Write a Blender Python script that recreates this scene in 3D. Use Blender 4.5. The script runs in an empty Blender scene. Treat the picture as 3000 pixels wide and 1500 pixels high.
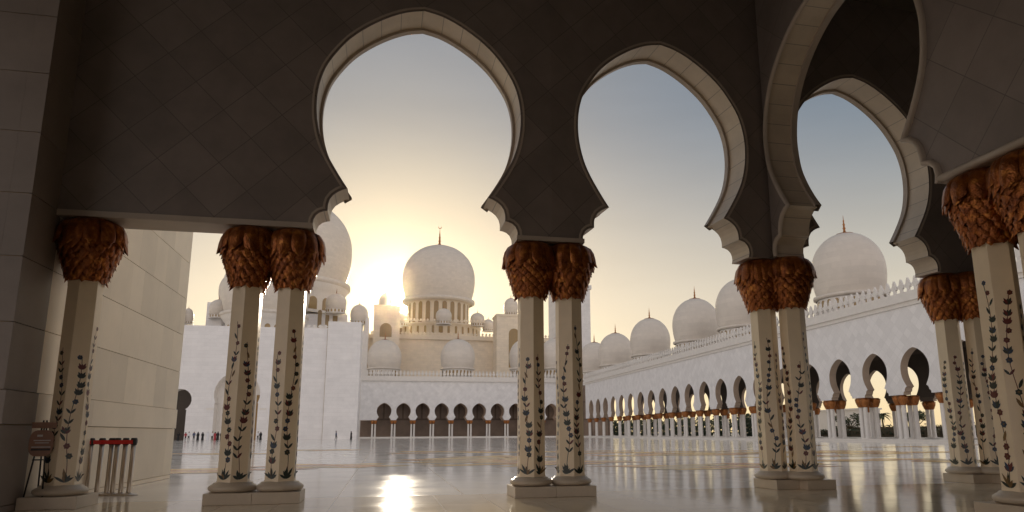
import bpy, bmesh, math, random
from mathutils import Vector, Matrix
from mathutils.geometry import tessellate_polygon

C = bpy.context.scene.collection
SC = bpy.context.scene
PI = math.pi
R = math.radians

# ------------------------------------------------------------------ camera
HC = 1.1
F, CX, CY, YAW, PITCH, ROLL = 2043.034, 1571.66, 860.83, .21337, .19733, -.00481   # focal length and principal point in 3000x1500 units
_cy, _sy, _cp, _sp, _cr, _sr = math.cos(YAW), math.sin(YAW), math.cos(PITCH), math.sin(PITCH), math.cos(ROLL), math.sin(ROLL)
_Ry = Matrix(((_cy, -_sy, 0), (_sy, _cy, 0), (0, 0, 1)))
_Rp = Matrix(((1, 0, 0), (0, _cp, _sp), (0, -_sp, _cp)))
_A = Matrix(((1, 0, 0), (0, 0, -1), (0, 1, 0)))
_Rr = Matrix(((_cr, -_sr, 0), (_sr, _cr, 0), (0, 0, 1)))
RM = _Rr @ _A @ _Rp @ _Ry                 # world -> camera (x right, y down, z forward)
cam_d = bpy.data.cameras.new("camera")
cam = bpy.data.objects.new("camera", cam_d)
C.objects.link(cam)
rt = RM.transposed()
cols = [rt @ Vector((1, 0, 0)), rt @ Vector((0, -1, 0)), rt @ Vector((0, 0, -1))]
m = Matrix.Identity(4)
for j in range(3):
    for i in range(3):
        m[i][j] = cols[j][i]
m.translation = Vector((0, 0, HC))
cam.matrix_world = m
cam_d.sensor_width = 36
cam_d.lens = 36 * F / 3000
cam_d.shift_x = -(CX - 1500) / 3000
cam_d.shift_y = (CY - 750) / 3000
cam_d.clip_start = .1
cam_d.clip_end = 9000
SC.camera = cam

# ------------------------------------------------------------------ sky, sun, exposure
SUN_EL, SUN_AZ = R(10.45), R(1.1)          # azimuth measured from +Y towards +X
sun_dir = Vector((math.sin(SUN_AZ) * math.cos(SUN_EL), math.cos(SUN_AZ) * math.cos(SUN_EL), math.sin(SUN_EL)))
world = bpy.data.worlds.new("World")
SC.world = world
world.use_nodes = True
nt = world.node_tree
nt.nodes.clear()
def WN(t, **k):
    n = nt.nodes.new(t)
    for a, b in k.items():
        setattr(n, a, b)
    return n
def wl(a, b):
    nt.links.new(a, b)
out = WN('ShaderNodeOutputWorld')
sky = WN('ShaderNodeTexSky', sky_type='NISHITA', sun_disc=False, sun_elevation=SUN_EL, sun_rotation=SUN_AZ,
         altitude=0, air_density=1.0, dust_density=1.0, ozone_density=2.0)
gam = WN('ShaderNodeGamma')
gam.inputs[1].default_value = .36            # compresses the sky's brightness range
wl(sky.outputs[0], gam.inputs[0])
hsv = WN('ShaderNodeHueSaturation')
hsv.inputs['Saturation'].default_value = 1.5
wl(gam.outputs[0], hsv.inputs['Color'])
tc = WN('ShaderNodeTexCoord')
nrm = WN('ShaderNodeVectorMath', operation='NORMALIZE')
wl(tc.outputs['Generated'], nrm.inputs[0])
# extra brightness added to the unseen sky beside and behind the view
sepd = WN('ShaderNodeSeparateXYZ'); wl(nrm.outputs[0], sepd.inputs[0])
back_fill = WN('ShaderNodeMapRange'); wl(sepd.outputs['Y'], back_fill.inputs[0])
back_fill.inputs[1].default_value = .58; back_fill.inputs[2].default_value = .0
back_fill.inputs[3].default_value = 0; back_fill.inputs[4].default_value = 1
vz = WN('ShaderNodeMapRange'); vz.interpolation_type = 'SMOOTHSTEP'; wl(sepd.outputs['Z'], vz.inputs[0])
vz.inputs[1].default_value = .75; vz.inputs[2].default_value = .12; vz.inputs[3].default_value = .28; vz.inputs[4].default_value = 1
vv = WN('ShaderNodeMath', operation='MULTIPLY'); wl(back_fill.outputs[0], vv.inputs[0]); wl(vz.outputs[0], vv.inputs[1])
fillc = WN('ShaderNodeMix'); fillc.data_type = 'RGBA'
wl(vv.outputs[0], fillc.inputs[0]); wl(hsv.outputs[0], fillc.inputs[6]); fillc.inputs[7].default_value = (6.0, 5.35, 5.05, 1)
# faint streaks of high cirrus
cmap = WN('ShaderNodeMapping'); wl(nrm.outputs[0], cmap.inputs[0]); cmap.inputs['Scale'].default_value = (1.6, 1.6, 9.0); cmap.inputs['Rotation'].default_value = (0, R(14), 0)
cno = WN('ShaderNodeTexNoise'); wl(cmap.outputs[0], cno.inputs[0]); cno.inputs['Scale'].default_value = 2.2; cno.inputs['Detail'].default_value = 7; cno.inputs['Roughness'].default_value = .6
cmr = WN('ShaderNodeMapRange'); wl(cno.outputs[0], cmr.inputs[0]); cmr.inputs[1].default_value = .35; cmr.inputs[2].default_value = .75; cmr.inputs[3].default_value = .98; cmr.inputs[4].default_value = 1.05
cvm = WN('ShaderNodeVectorMath', operation='SCALE'); wl(fillc.outputs[2], cvm.inputs[0]); wl(cmr.outputs[0], cvm.inputs['Scale'])
bg = WN('ShaderNodeBackground')
bg.inputs['Strength'].default_value = .094
wl(cvm.outputs[0], bg.inputs[0])
# the solar aureole: bright air round the sun's direction in the sky itself
dot = WN('ShaderNodeVectorMath', operation='DOT_PRODUCT')
wl(nrm.outputs[0], dot.inputs[0])
dot.inputs[1].default_value = sun_dir
clampn = WN('ShaderNodeMath', operation='MAXIMUM')
wl(dot.outputs['Value'], clampn.inputs[0]); clampn.inputs[1].default_value = 0
def lobe(power, col, strength):
    p = WN('ShaderNodeMath', operation='POWER')
    wl(clampn.outputs[0], p.inputs[0]); p.inputs[1].default_value = power
    s = WN('ShaderNodeMath', operation='MULTIPLY')
    wl(p.outputs[0], s.inputs[0]); s.inputs[1].default_value = strength
    b = WN('ShaderNodeBackground')
    b.inputs[0].default_value = (*col, 1)
    wl(s.outputs[0], b.inputs[1])
    return b
adds = bg
for args in ((16000, (1, .90, .70), 50.0), (500, (1, .74, .36), .26), (60, (1, .72, .34), .24), (14, (1, .74, .40), .05)):
    a = WN('ShaderNodeAddShader')
    wl(adds.outputs[0], a.inputs[0]); wl(lobe(*args).outputs[0], a.inputs[1])
    adds = a
# warm dusty air low over the horizon on the sun's side
up = WN('ShaderNodeMapRange'); up.interpolation_type = 'SMOOTHSTEP'; wl(sepd.outputs['Z'], up.inputs[0])
up.inputs[1].default_value = .46; up.inputs[2].default_value = 0
fr = WN('ShaderNodeMapRange'); wl(sepd.outputs['Y'], fr.inputs[0]); fr.inputs[1].default_value = -.1; fr.inputs[2].default_value = .7
dm = WN('ShaderNodeMath', operation='MULTIPLY'); wl(up.outputs[0], dm.inputs[0]); wl(fr.outputs[0], dm.inputs[1])
dm2 = WN('ShaderNodeMath', operation='MULTIPLY'); wl(dm.outputs[0], dm2.inputs[0]); dm2.inputs[1].default_value = .31
db = WN('ShaderNodeBackground'); db.inputs[0].default_value = (1, .74, .40, 1); wl(dm2.outputs[0], db.inputs[1])
a = WN('ShaderNodeAddShader'); wl(adds.outputs[0], a.inputs[0]); wl(db.outputs[0], a.inputs[1])
wl(a.outputs[0], out.inputs[0])

sd = bpy.data.lights.new("sun", 'SUN')
sd.energy = 2.2
sd.angle = R(.5)
sd.color = (1, .86, .66)
sun = bpy.data.objects.new("sun", sd)
C.objects.link(sun)
sun.rotation_euler = (-sun_dir).to_track_quat('-Z', 'Y').to_euler()

vs = SC.view_settings
vs.view_transform = 'Standard'
vs.look = 'None'
vs.exposure = .97
vs.gamma = 1
vs.use_curve_mapping = False
SC.cycles.max_bounces = 10
SC.cycles.diffuse_bounces = 6
SC.cycles.glossy_bounces = 4

# ------------------------------------------------------------------ measuring helpers (surveying the place from the view)
def ray(u, v):
    return RM.transposed() @ Vector(((u * 1.1646 - CX) / F, (v * 1.1646 - CY) / F, 1))
def at_y(u, v, Y):
    r = ray(u, v); t = Y / r.y
    return Vector((r.x * t, Y, HC + r.z * t))
def at_x(u, v, X):
    r = ray(u, v); t = X / r.x
    return Vector((X, r.y * t, HC + r.z * t))
def at_z(u, v, Z):
    r = ray(u, v); t = (Z - HC) / r.z
    return Vector((r.x * t, r.y * t, Z))

# ------------------------------------------------------------------ materials
MATS = {}
def nodes(name):
    mt = bpy.data.materials.new(name); mt.use_nodes = True
    MATS[name] = mt
    return mt, mt.node_tree.nodes, mt.node_tree.links, mt.node_tree.nodes['Principled BSDF']
def N(ns, t, **k):
    n = ns.new(t)
    for a, b in k.items():
        setattr(n, a, b)
    return n
def ramp(ns, stops):
    r = ns.new('ShaderNodeValToRGB')
    e = r.color_ramp.elements
    while len(e) < len(stops): e.new(.5)
    for q, (p, c) in zip(e, stops):
        q.position = p; q.color = (*c, 1) if len(c) == 3 else c
    return r
def mixc(ns, ls, fac, a, b, mode='MIX'):
    mx = ns.new('ShaderNodeMix'); mx.data_type = 'RGBA'; mx.blend_type = mode
    for sock, val in ((mx.inputs[0], fac), (mx.inputs[6], a), (mx.inputs[7], b)):
        if hasattr(val, 'links') or isinstance(val, bpy.types.NodeSocket): ls.new(val, sock)
        elif isinstance(val, (int, float)): sock.default_value = val
        else: sock.default_value = (*val, 1)
    return mx.outputs[2]
def plain(name, col, rough=.5, metal=0, var=.12, scale=6, spec=.5):
    mt, ns, ls, b = nodes(name)
    t = N(ns, 'ShaderNodeTexCoord')
    nz = N(ns, 'ShaderNodeTexNoise'); nz.inputs['Scale'].default_value = scale; nz.inputs['Detail'].default_value = 5
    ls.new(t.outputs['Object'], nz.inputs[0])
    r = ramp(ns, [(.3, tuple(c * (1 - var) for c in col)), (.7, tuple(min(1, c * (1 + var)) for c in col))])
    ls.new(nz.outputs[0], r.inputs[0]); ls.new(r.outputs[0], b.inputs['Base Color'])
    b.inputs['Roughness'].default_value = rough; b.inputs['Metallic'].default_value = metal
    b.inputs['Specular IOR Level'].default_value = spec
    return mt
def line_mask(ns, ls, sock, period, offset, width):
    """1 on thin lines every `period` of the value in `sock`"""
    a = N(ns, 'ShaderNodeMath', operation='SUBTRACT'); ls.new(sock, a.inputs[0]); a.inputs[1].default_value = offset
    p = N(ns, 'ShaderNodeMath', operation='PINGPONG'); ls.new(a.outputs[0], p.inputs[0]); p.inputs[1].default_value = period / 2
    # distance to the nearest multiple of period
    c = N(ns, 'ShaderNodeMath', operation='LESS_THAN'); ls.new(p.outputs[0], c.inputs[0]); c.inputs[1].default_value = width / 2
    return c.outputs[0]
def math2(ns, ls, op, a, b):
    n = N(ns, 'ShaderNodeMath', operation=op)
    for s, v in ((n.inputs[0], a), (n.inputs[1], b)):
        if isinstance(v, (int, float)): s.default_value = v
        else: ls.new(v, s)
    return n.outputs[0]
def stone(name, col, mode, joint, jw, rough=.45, var=.08, **kw):
    """veined marble cladding with joints; mode 'diamond' (45 degree grid over two axes), 'ashlar' (brick courses), 'arc' (radial joints along UV x), 'none'"""
    mt, ns, ls, b = nodes(name)
    t = N(ns, 'ShaderNodeTexCoord')
    nz = N(ns, 'ShaderNodeTexNoise'); nz.inputs['Scale'].default_value = kw.get('nscale', 1.6); nz.inputs['Detail'].default_value = 8
    nz.inputs['Roughness'].default_value = .6
    ls.new(t.outputs['Object'], nz.inputs[0])
    r = ramp(ns, [(.28, tuple(c * (1 - var) for c in col)), (.72, tuple(min(1, c * (1 + var)) for c in col))])
    ls.new(nz.outputs[0], r.inputs[0])
    colour = r.outputs[0]
    sep = N(ns, 'ShaderNodeSeparateXYZ')
    ls.new(t.outputs['UV' if mode == 'arc' else 'Object'], sep.inputs[0])
    ax = kw.get('axes', ('X', 'Z'))
    a, z = sep.outputs[ax[0]], sep.outputs[ax[1]]
    if mode == 'diamond':
        s = math2(ns, ls, 'ADD', a, z); d = math2(ns, ls, 'SUBTRACT', a, z)
        per = kw.get('period', .985)
        f1 = line_mask(ns, ls, s, per, kw.get('o1', 2.784), jw); f2 = line_mask(ns, ls, d, per, kw.get('o2', -10.70), jw)
        # one tone per slab
        cx = N(ns, 'ShaderNodeCombineXYZ')
        for k, (v, o) in enumerate(((s, kw.get('o1', 2.784)), (d, kw.get('o2', -10.70)))):
            q = math2(ns, ls, 'FLOOR', math2(ns, ls, 'DIVIDE', math2(ns, ls, 'SUBTRACT', v, o), per), 0)
            ls.new(q, cx.inputs[k])
        wn = N(ns, 'ShaderNodeTexWhiteNoise'); ls.new(cx.outputs[0], wn.inputs[0])
        mr = N(ns, 'ShaderNodeMapRange'); ls.new(wn.outputs[0], mr.inputs[0]); mr.inputs[3].default_value = 1 - kw.get('tone', .05); mr.inputs[4].default_value = 1 + kw.get('tone', .05)
        colour = mixc(ns, ls, 1.0, colour, (1, 1, 1), 'MULTIPLY')
        vm = N(ns, 'ShaderNodeVectorMath', operation='SCALE'); ls.new(colour, vm.inputs[0]); ls.new(mr.outputs[0], vm.inputs['Scale'])
        colour = vm.outputs[0]
        f = math2(ns, ls, 'MAXIMUM', f1, f2)
        colour = mixc(ns, ls, f, colour, joint)
    elif mode == 'arc':
        f = line_mask(ns, ls, sep.outputs['X'], kw.get('period', .42), 0, jw)
        colour = mixc(ns, ls, f, colour, joint)
    elif mode == 'ashlar':
        br = N(ns, 'ShaderNodeTexBrick')
        cx = N(ns, 'ShaderNodeCombineXYZ'); ls.new(a, cx.inputs[0]); ls.new(z, cx.inputs[1])
        ls.new(cx.outputs[0], br.inputs['Vector'])
        br.inputs['Scale'].default_value = 1; br.inputs['Mortar Size'].default_value = jw
        br.inputs['Mortar Smooth'].default_value = .1
        br.inputs['Brick Width'].default_value = kw.get('bw', 1.6); br.inputs['Row Height'].default_value = kw.get('rh', .8)
        bt = kw.get('bt', .06); br.inputs['Color1'].default_value = (1 - bt, 1 - bt, 1 - bt, 1); br.inputs['Color2'].default_value = (1 + bt * .7, 1 + bt * .65, 1 + bt * .6, 1)
        br.inputs['Mortar'].default_value = (*kw.get('mortar', (.7, .66, .6)), 1)
        if 'off' in kw: br.offset = kw['off']
        colour = mixc(ns, ls, 1.0, colour, br.outputs[0], 'MULTIPLY')
    ls.new(colour, b.inputs['Base Color'])
    b.inputs['Roughness'].default_value = rough
    return mt

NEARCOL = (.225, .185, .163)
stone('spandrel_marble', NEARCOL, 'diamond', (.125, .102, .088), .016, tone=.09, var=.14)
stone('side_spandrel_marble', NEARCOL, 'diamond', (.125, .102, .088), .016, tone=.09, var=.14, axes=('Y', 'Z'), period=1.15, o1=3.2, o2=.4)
stone('soffit_marble', (.62, .52, .405), 'arc', (.34, .285, .23), .016, var=.12)
stone('trim_marble', (.45, .375, .305), 'none', (0, 0, 0), 0)
stone('pier_shade_marble', (.25, .205, .175), 'none', (0, 0, 0), 0, var=.12)  # darker than the outer slabs: gallery shade put into the colour
stone('wall_marble', (.86, .745, .575), 'none', (0, 0, 0), 0, nscale=.9, var=.06)
stone('shaft_marble', (.92, .765, .55), 'none', (0, 0, 0), 0, rough=.3, nscale=3, var=.05)
stone('plinth_marble', (.60, .50, .38), 'none', (0, 0, 0), 0, rough=.35, nscale=3)
stone('far_marble', (.80, .785, .78), 'ashlar', (0, 0, 0), .03, bw=2.4, rh=.8, mortar=(.93, .925, .92), var=.06, bt=.04, nscale=.5)
stone('far_marble_side', (.80, .785, .78), 'diamond', (.73, .72, .715), .05, axes=('Y', 'Z'), period=1.1, tone=.06, var=.035, nscale=.7)
stone('far_marble_diamond', (.80, .785, .78), 'diamond', (.74, .73, .725), .05, period=1.1, tone=.05, var=.09, nscale=.7)
stone('dome_shade_marble', (.69, .63, .555), 'ashlar', (0, 0, 0), .025, bw=1.5, rh=.7, mortar=(.955, .95, .945), var=.045, bt=.05, nscale=.8)  # wall marble darkened: shade of the backlit domes put into the colour
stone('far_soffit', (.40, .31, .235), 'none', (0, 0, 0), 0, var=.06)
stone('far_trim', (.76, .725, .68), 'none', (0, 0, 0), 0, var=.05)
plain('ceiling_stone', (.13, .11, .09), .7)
plain('rear_dark', (.05, .04, .03), .6)
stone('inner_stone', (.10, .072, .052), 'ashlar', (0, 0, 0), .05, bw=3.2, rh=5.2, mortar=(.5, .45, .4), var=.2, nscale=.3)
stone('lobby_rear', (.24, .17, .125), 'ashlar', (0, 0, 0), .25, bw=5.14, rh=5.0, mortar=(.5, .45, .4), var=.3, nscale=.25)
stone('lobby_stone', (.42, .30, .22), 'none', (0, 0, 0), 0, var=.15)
stone('hall_glow_marble', (.80, .70, .56), 'ashlar', (0, 0, 0), .03, bw=2.4, rh=.8, mortar=(.9, .88, .86), var=.08, nscale=.5)  # golden glow of the sun put into the stone colour
stone('hall_glow_trim', (.78, .68, .54), 'none', (0, 0, 0), 0, var=.05)  # trim tinted with the same sun glow
plain('gold', (.62, .30, .05), .32, .9, .25, 9)
plain('far_gold', (.36, .135, .035), .45, .45, .2, 3)
plain('inlay_green', (.018, .026, .018), .3)
plain('inlay_red', (.13, .016, .013), .3)
plain('inlay_blue', (.018, .04, .085), .3)
plain('inlay_stem', (.22, .075, .035), .3)
plain('inlay_ochre', (.20, .11, .03), .3)
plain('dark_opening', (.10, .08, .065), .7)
plain('window_amber', (.32, .22, .10), .25)
plain('door_gold', (.26, .16, .06), .4, .4)
plain('black_cloth', (.012, .012, .014), .8)
plain('white_cloth', (.72, .72, .74), .8)
plain('red_cloth', (.38, .05, .06), .8)
plain('blue_cloth', (.05, .07, .14), .8)
plain('skin', (.36, .21, .14), .6)
plain('hair', (.015, .012, .01), .6)
plain('steel', (.55, .48, .40), .32, .85, .05)
plain('black_plastic', (.015, .014, .014), .4)
plain('red_belt', (.55, .012, .01), .5)
plain('sign_board', (.30, .145, .085), .45)
plain('sign_white', (.62, .58, .55), .5)
plain('sign_dark', (.02, .016, .014), .5)
plain('bark', (.10, .075, .05), .9)
plain('leaf_dark', (.035, .05, .018), .7)
plain('leaf_light', (.085, .09, .03), .7)
plain('hedge_leaf', (.02, .032, .012), .8)
plain('grass', (.12, .13, .03), .9)

# capitals: gilded palm leaves, dark bronze in the folds
def gild():
    mt, ns, ls, b = nodes('gilded_palm')
    t = N(ns, 'ShaderNodeTexCoord')
    nz = N(ns, 'ShaderNodeTexNoise'); nz.inputs['Scale'].default_value = 9; nz.inputs['Detail'].default_value = 6
    ls.new(t.outputs['Object'], nz.inputs[0])
    r = ramp(ns, [(.3, (.15, .036, .007)), (.55, (.34, .10, .018)), (.75, (.68, .27, .055))])
    ls.new(nz.outputs[0], r.inputs[0]); ls.new(r.outputs[0], b.inputs['Base Color'])
    b.inputs['Metallic'].default_value = .55; b.inputs['Roughness'].default_value = .3
    bp = N(ns, 'ShaderNodeBump'); bp.inputs['Strength'].default_value = .5; bp.inputs['Distance'].default_value = .02
    n2 = N(ns, 'ShaderNodeTexNoise'); n2.inputs['Scale'].default_value = 40
    ls.new(t.outputs['Object'], n2.inputs[0]); ls.new(n2.outputs[0], bp.inputs['Height']); ls.new(bp.outputs[0], b.inputs['Normal'])
gild()

# polished courtyard marble
def floor_mat(name, col, px, ox, py, oy, jw, joint, rough, extra=None):
    mt, ns, ls, b = nodes(name)
    t = N(ns, 'ShaderNodeTexCoord')
    sep = N(ns, 'ShaderNodeSeparateXYZ'); ls.new(t.outputs['Object'], sep.inputs[0])
    mp = N(ns, 'ShaderNodeMapping'); ls.new(t.outputs['Object'], mp.inputs[0]); mp.inputs['Scale'].default_value = (.35, .5, 1)
    nz = N(ns, 'ShaderNodeTexNoise'); nz.inputs['Scale'].default_value = 1; nz.inputs['Detail'].default_value = 8; nz.inputs['Roughness'].default_value = .62
    ls.new(mp.outputs[0], nz.inputs[0])
    r = ramp(ns, [(.25, tuple(c * .84 for c in col)), (.5, col), (.75, tuple(min(1, c * 1.1) for c in col))])
    ls.new(nz.outputs[0], r.inputs[0])
    cx = N(ns, 'ShaderNodeCombineXYZ')
    for k, (s, p, o) in enumerate((('X', px, ox), ('Y', py, oy))):
        ls.new(math2(ns, ls, 'FLOOR', math2(ns, ls, 'DIVIDE', math2(ns, ls, 'SUBTRACT', sep.outputs[s], o), p), 0), cx.inputs[k])
    wn = N(ns, 'ShaderNodeTexWhiteNoise'); ls.new(cx.outputs[0], wn.inputs[0])
    mr = N(ns, 'ShaderNodeMapRange'); ls.new(wn.outputs[0], mr.inputs[0]); mr.inputs[3].default_value = .93; mr.inputs[4].default_value = 1.05
    vm = N(ns, 'ShaderNodeVectorMath', operation='SCALE'); ls.new(r.outputs[0], vm.inputs[0]); ls.new(mr.outputs[0], vm.inputs['Scale'])
    f = math2(ns, ls, 'MAXIMUM', line_mask(ns, ls, sep.outputs['X'], px, ox, jw), line_mask(ns, ls, sep.outputs['Y'], py, oy, jw))
    c = mixc(ns, ls, f, vm.outputs[0], joint)
    ls.new(c, b.inputs['Base Color'])
    # wear: the polish varies a little from slab to slab and in cloudy patches
    n3 = N(ns, 'ShaderNodeTexNoise'); n3.inputs['Scale'].default_value = .8; n3.inputs['Detail'].default_value = 4
    ls.new(t.outputs['Object'], n3.inputs[0])
    m3 = N(ns, 'ShaderNodeMapRange'); ls.new(n3.outputs[0], m3.inputs[0]); m3.inputs[1].default_value = .3; m3.inputs[2].default_value = .7
    m3.inputs[3].default_value = rough * .75; m3.inputs[4].default_value = rough * 1.3
    rj = math2(ns, ls, 'ADD', m3.outputs[0], math2(ns, ls, 'MULTIPLY', f, .05))
    ls.new(rj, b.inputs['Roughness'])
    bp = N(ns, 'ShaderNodeBump'); bp.inputs['Strength'].default_value = .10; bp.inputs['Distance'].default_value = .007
    n4 = N(ns, 'ShaderNodeTexNoise'); n4.inputs['Scale'].default_value = 1.3; n4.inputs['Detail'].default_value = 2
    ls.new(t.outputs['Object'], n4.inputs[0]); ls.new(n4.outputs[0], bp.inputs['Height']); ls.new(bp.outputs[0], b.inputs['Normal'])
    b.inputs['IOR'].default_value = 1.34
floor_mat('courtyard_marble', (.92, .87, .79), 2.24, -.75, 120, 13.35, .022, (.50, .36, .18), .105)
floor_mat('gallery_marble', (.86, .72, .51), .84, -.75, 1.7, 13.3, .012, (.36, .25, .12), .085)
floor_mat('outer_paving', (.42, .38, .33), 3, 0, 3, 0, .03, (.3, .27, .22), .5)
plain('floor_inlay_brown', (.60, .30, .14), .2, 0, .35, 1.5, .25)
plain('floor_inlay_ochre', (.78, .50, .17), .2, 0, .3, 1.5, .25)
plain('floor_inlay_green', (.55, .44, .25), .2, 0, .3, 1.5, .25)

# ------------------------------------------------------------------ mesh helpers
class MB:
    def __init__(s): s.v = []; s.f = []; s.mi = []; s.sm = []; s.uv = {}
    def add(s, verts, faces, mi=0, smooth=False):
        o = len(s.v); s.v += [tuple(p) for p in verts]
        for f in faces:
            s.f.append([i + o for i in f]); s.mi.append(mi); s.sm.append(smooth)
    def box(s, x0, x1, y0, y1, z0, z1, mi=0):
        s.add([(x0, y0, z0), (x1, y0, z0), (x1, y1, z0), (x0, y1, z0), (x0, y0, z1), (x1, y0, z1), (x1, y1, z1), (x0, y1, z1)],
              [(0, 3, 2, 1), (4, 5, 6, 7), (0, 1, 5, 4), (1, 2, 6, 5), (2, 3, 7, 6), (3, 0, 4, 7)], mi)
    def lathe(s, prof, n=24, c=(0, 0), mi=0, smooth=True, a0=0.0, a1=2 * PI):
        full = abs(a1 - a0 - 2 * PI) < 1e-6
        m_ = n if full else n + 1
        vs_ = []
        for r, z in prof:
            for k in range(m_):
                a = a0 + (a1 - a0) * k / n
                vs_.append((c[0] + r * math.cos(a), c[1] + r * math.sin(a), z))
        fs = []
        for i in range(len(prof) - 1):
            for k in range(n):
                k2 = (k + 1) % m_ if full else k + 1
                fs.append((i * m_ + k, i * m_ + k2, (i + 1) * m_ + k2, (i + 1) * m_ + k))
        s.add(vs_, fs, mi, smooth)
    def tube(s, pts, r, n=8, mi=0, smooth=True):
        pts = [Vector(p) for p in pts]
        rr = r if isinstance(r, (list, tuple)) else [r] * len(pts)
        vs_ = []
        for i, p in enumerate(pts):
            d = (pts[min(i + 1, len(pts) - 1)] - pts[max(i - 1, 0)]).normalized()
            u = d.cross(Vector((0, 0, 1)))
            if u.length < 1e-3: u = Vector((1, 0, 0))
            u.normalize(); w = d.cross(u)
            for k in range(n):
                a = 2 * PI * k / n
                vs_.append(p + (u * math.cos(a) + w * math.sin(a)) * rr[i])
        fs = [(i * n + k, i * n + (k + 1) % n, (i + 1) * n + (k + 1) % n, (i + 1) * n + k) for i in range(len(pts) - 1) for k in range(n)]
        fs += [tuple(range(n))[::-1], tuple(range((len(pts) - 1) * n, len(pts) * n))]
        s.add(vs_, fs, mi, smooth)
    def poly(s, pts, mi=0):
        tri = tessellate_polygon([[Vector(p) for p in pts]])
        s.add(pts, [tuple(t) for t in tri], mi)
    def build(s, name, mats, parent=None, bevel=0):
        me = bpy.data.meshes.new(name)
        me.from_pydata(s.v, [], s.f)
        for mm in (mats if isinstance(mats, (list, tuple)) else [mats]): me.materials.append(MATS[mm])
        me.polygons.foreach_set('material_index', s.mi)
        me.polygons.foreach_set('use_smooth', s.sm)
        if s.uv:
            uvl = me.uv_layers.new(name='UVMap')
            for p in me.polygons:
                q = s.uv.get(p.index)
                if q:
                    for li, uvv in zip(p.loop_indices, q): uvl.data[li].uv = uvv
        bm = bmesh.new(); bm.from_mesh(me)
        if not s.uv and bevel:
            bmesh.ops.remove_doubles(bm, verts=bm.verts, dist=1e-4)
            es = [e for e in bm.edges if len(e.link_faces) == 2 and e.calc_face_angle(0) > .6]
            bmesh.ops.bevel(bm, geom=es, offset=bevel, segments=2, affect='EDGES', profile=.6)
        bmesh.ops.recalc_face_normals(bm, faces=bm.faces)
        bm.to_mesh(me); bm.free(); me.update()
        o = bpy.data.objects.new(name, me); C.objects.link(o)
        if parent: o.parent = parent
        return o
def thing(name, label, cat, loc=(0, 0, 0), rz=0, group=None):
    o = bpy.data.objects.new(name, None); C.objects.link(o)
    o.location = loc; o.rotation_euler = (0, 0, rz); o.empty_display_size = .2
    o['label'] = label; o['category'] = cat
    if group: o['group'] = group
    return o
def tag(o, label, cat, group=None):
    o['label'] = label; o['category'] = cat
    if group: o['group'] = group
    return o
def struct(o):
    o['kind'] = 'structure'; return o
def copy_tree(o, parent=None):
    c = o.copy(); C.objects.link(c); c.parent = parent
    for ch in o.children: copy_tree(ch, c)
    return c
def spline(pts, k=6):
    P = [Vector((p[0], p[1])) for p in pts]; o = []
    for i in range(len(P) - 1):
        a, b, c, d = P[max(i - 1, 0)], P[i], P[i + 1], P[min(i + 2, len(P) - 1)]
        for j in range(k):
            t = j / k
            q = .5 * ((2 * b) + (c - a) * t + (2 * a - 5 * b + 4 * c - d) * t * t + (3 * b - a - 3 * c + d) * t ** 3)
            o.append((q.x, q.y))
    o.append((P[-1].x, P[-1].y))
    return o

# ------------------------------------------------------------------ ground, gallery floor, courtyard
def sheet(name, x0, x1, y0, y1, z, mat):
    b = MB(); b.add([(x0, y0, z), (x1, y0, z), (x1, y1, z), (x0, y1, z)], [(0, 1, 2, 3)])
    return struct(b.build(name, mat))
sheet('ground', -900, 900, -300, 1300, -.05, 'outer_paving')
sheet('courtyard_floor', -70, 49.3, 13.32, 240, 0, 'courtyard_marble')
sheet('gallery_floor', -14, 30, -6, 13.32, 0, 'gallery_marble')
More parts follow.
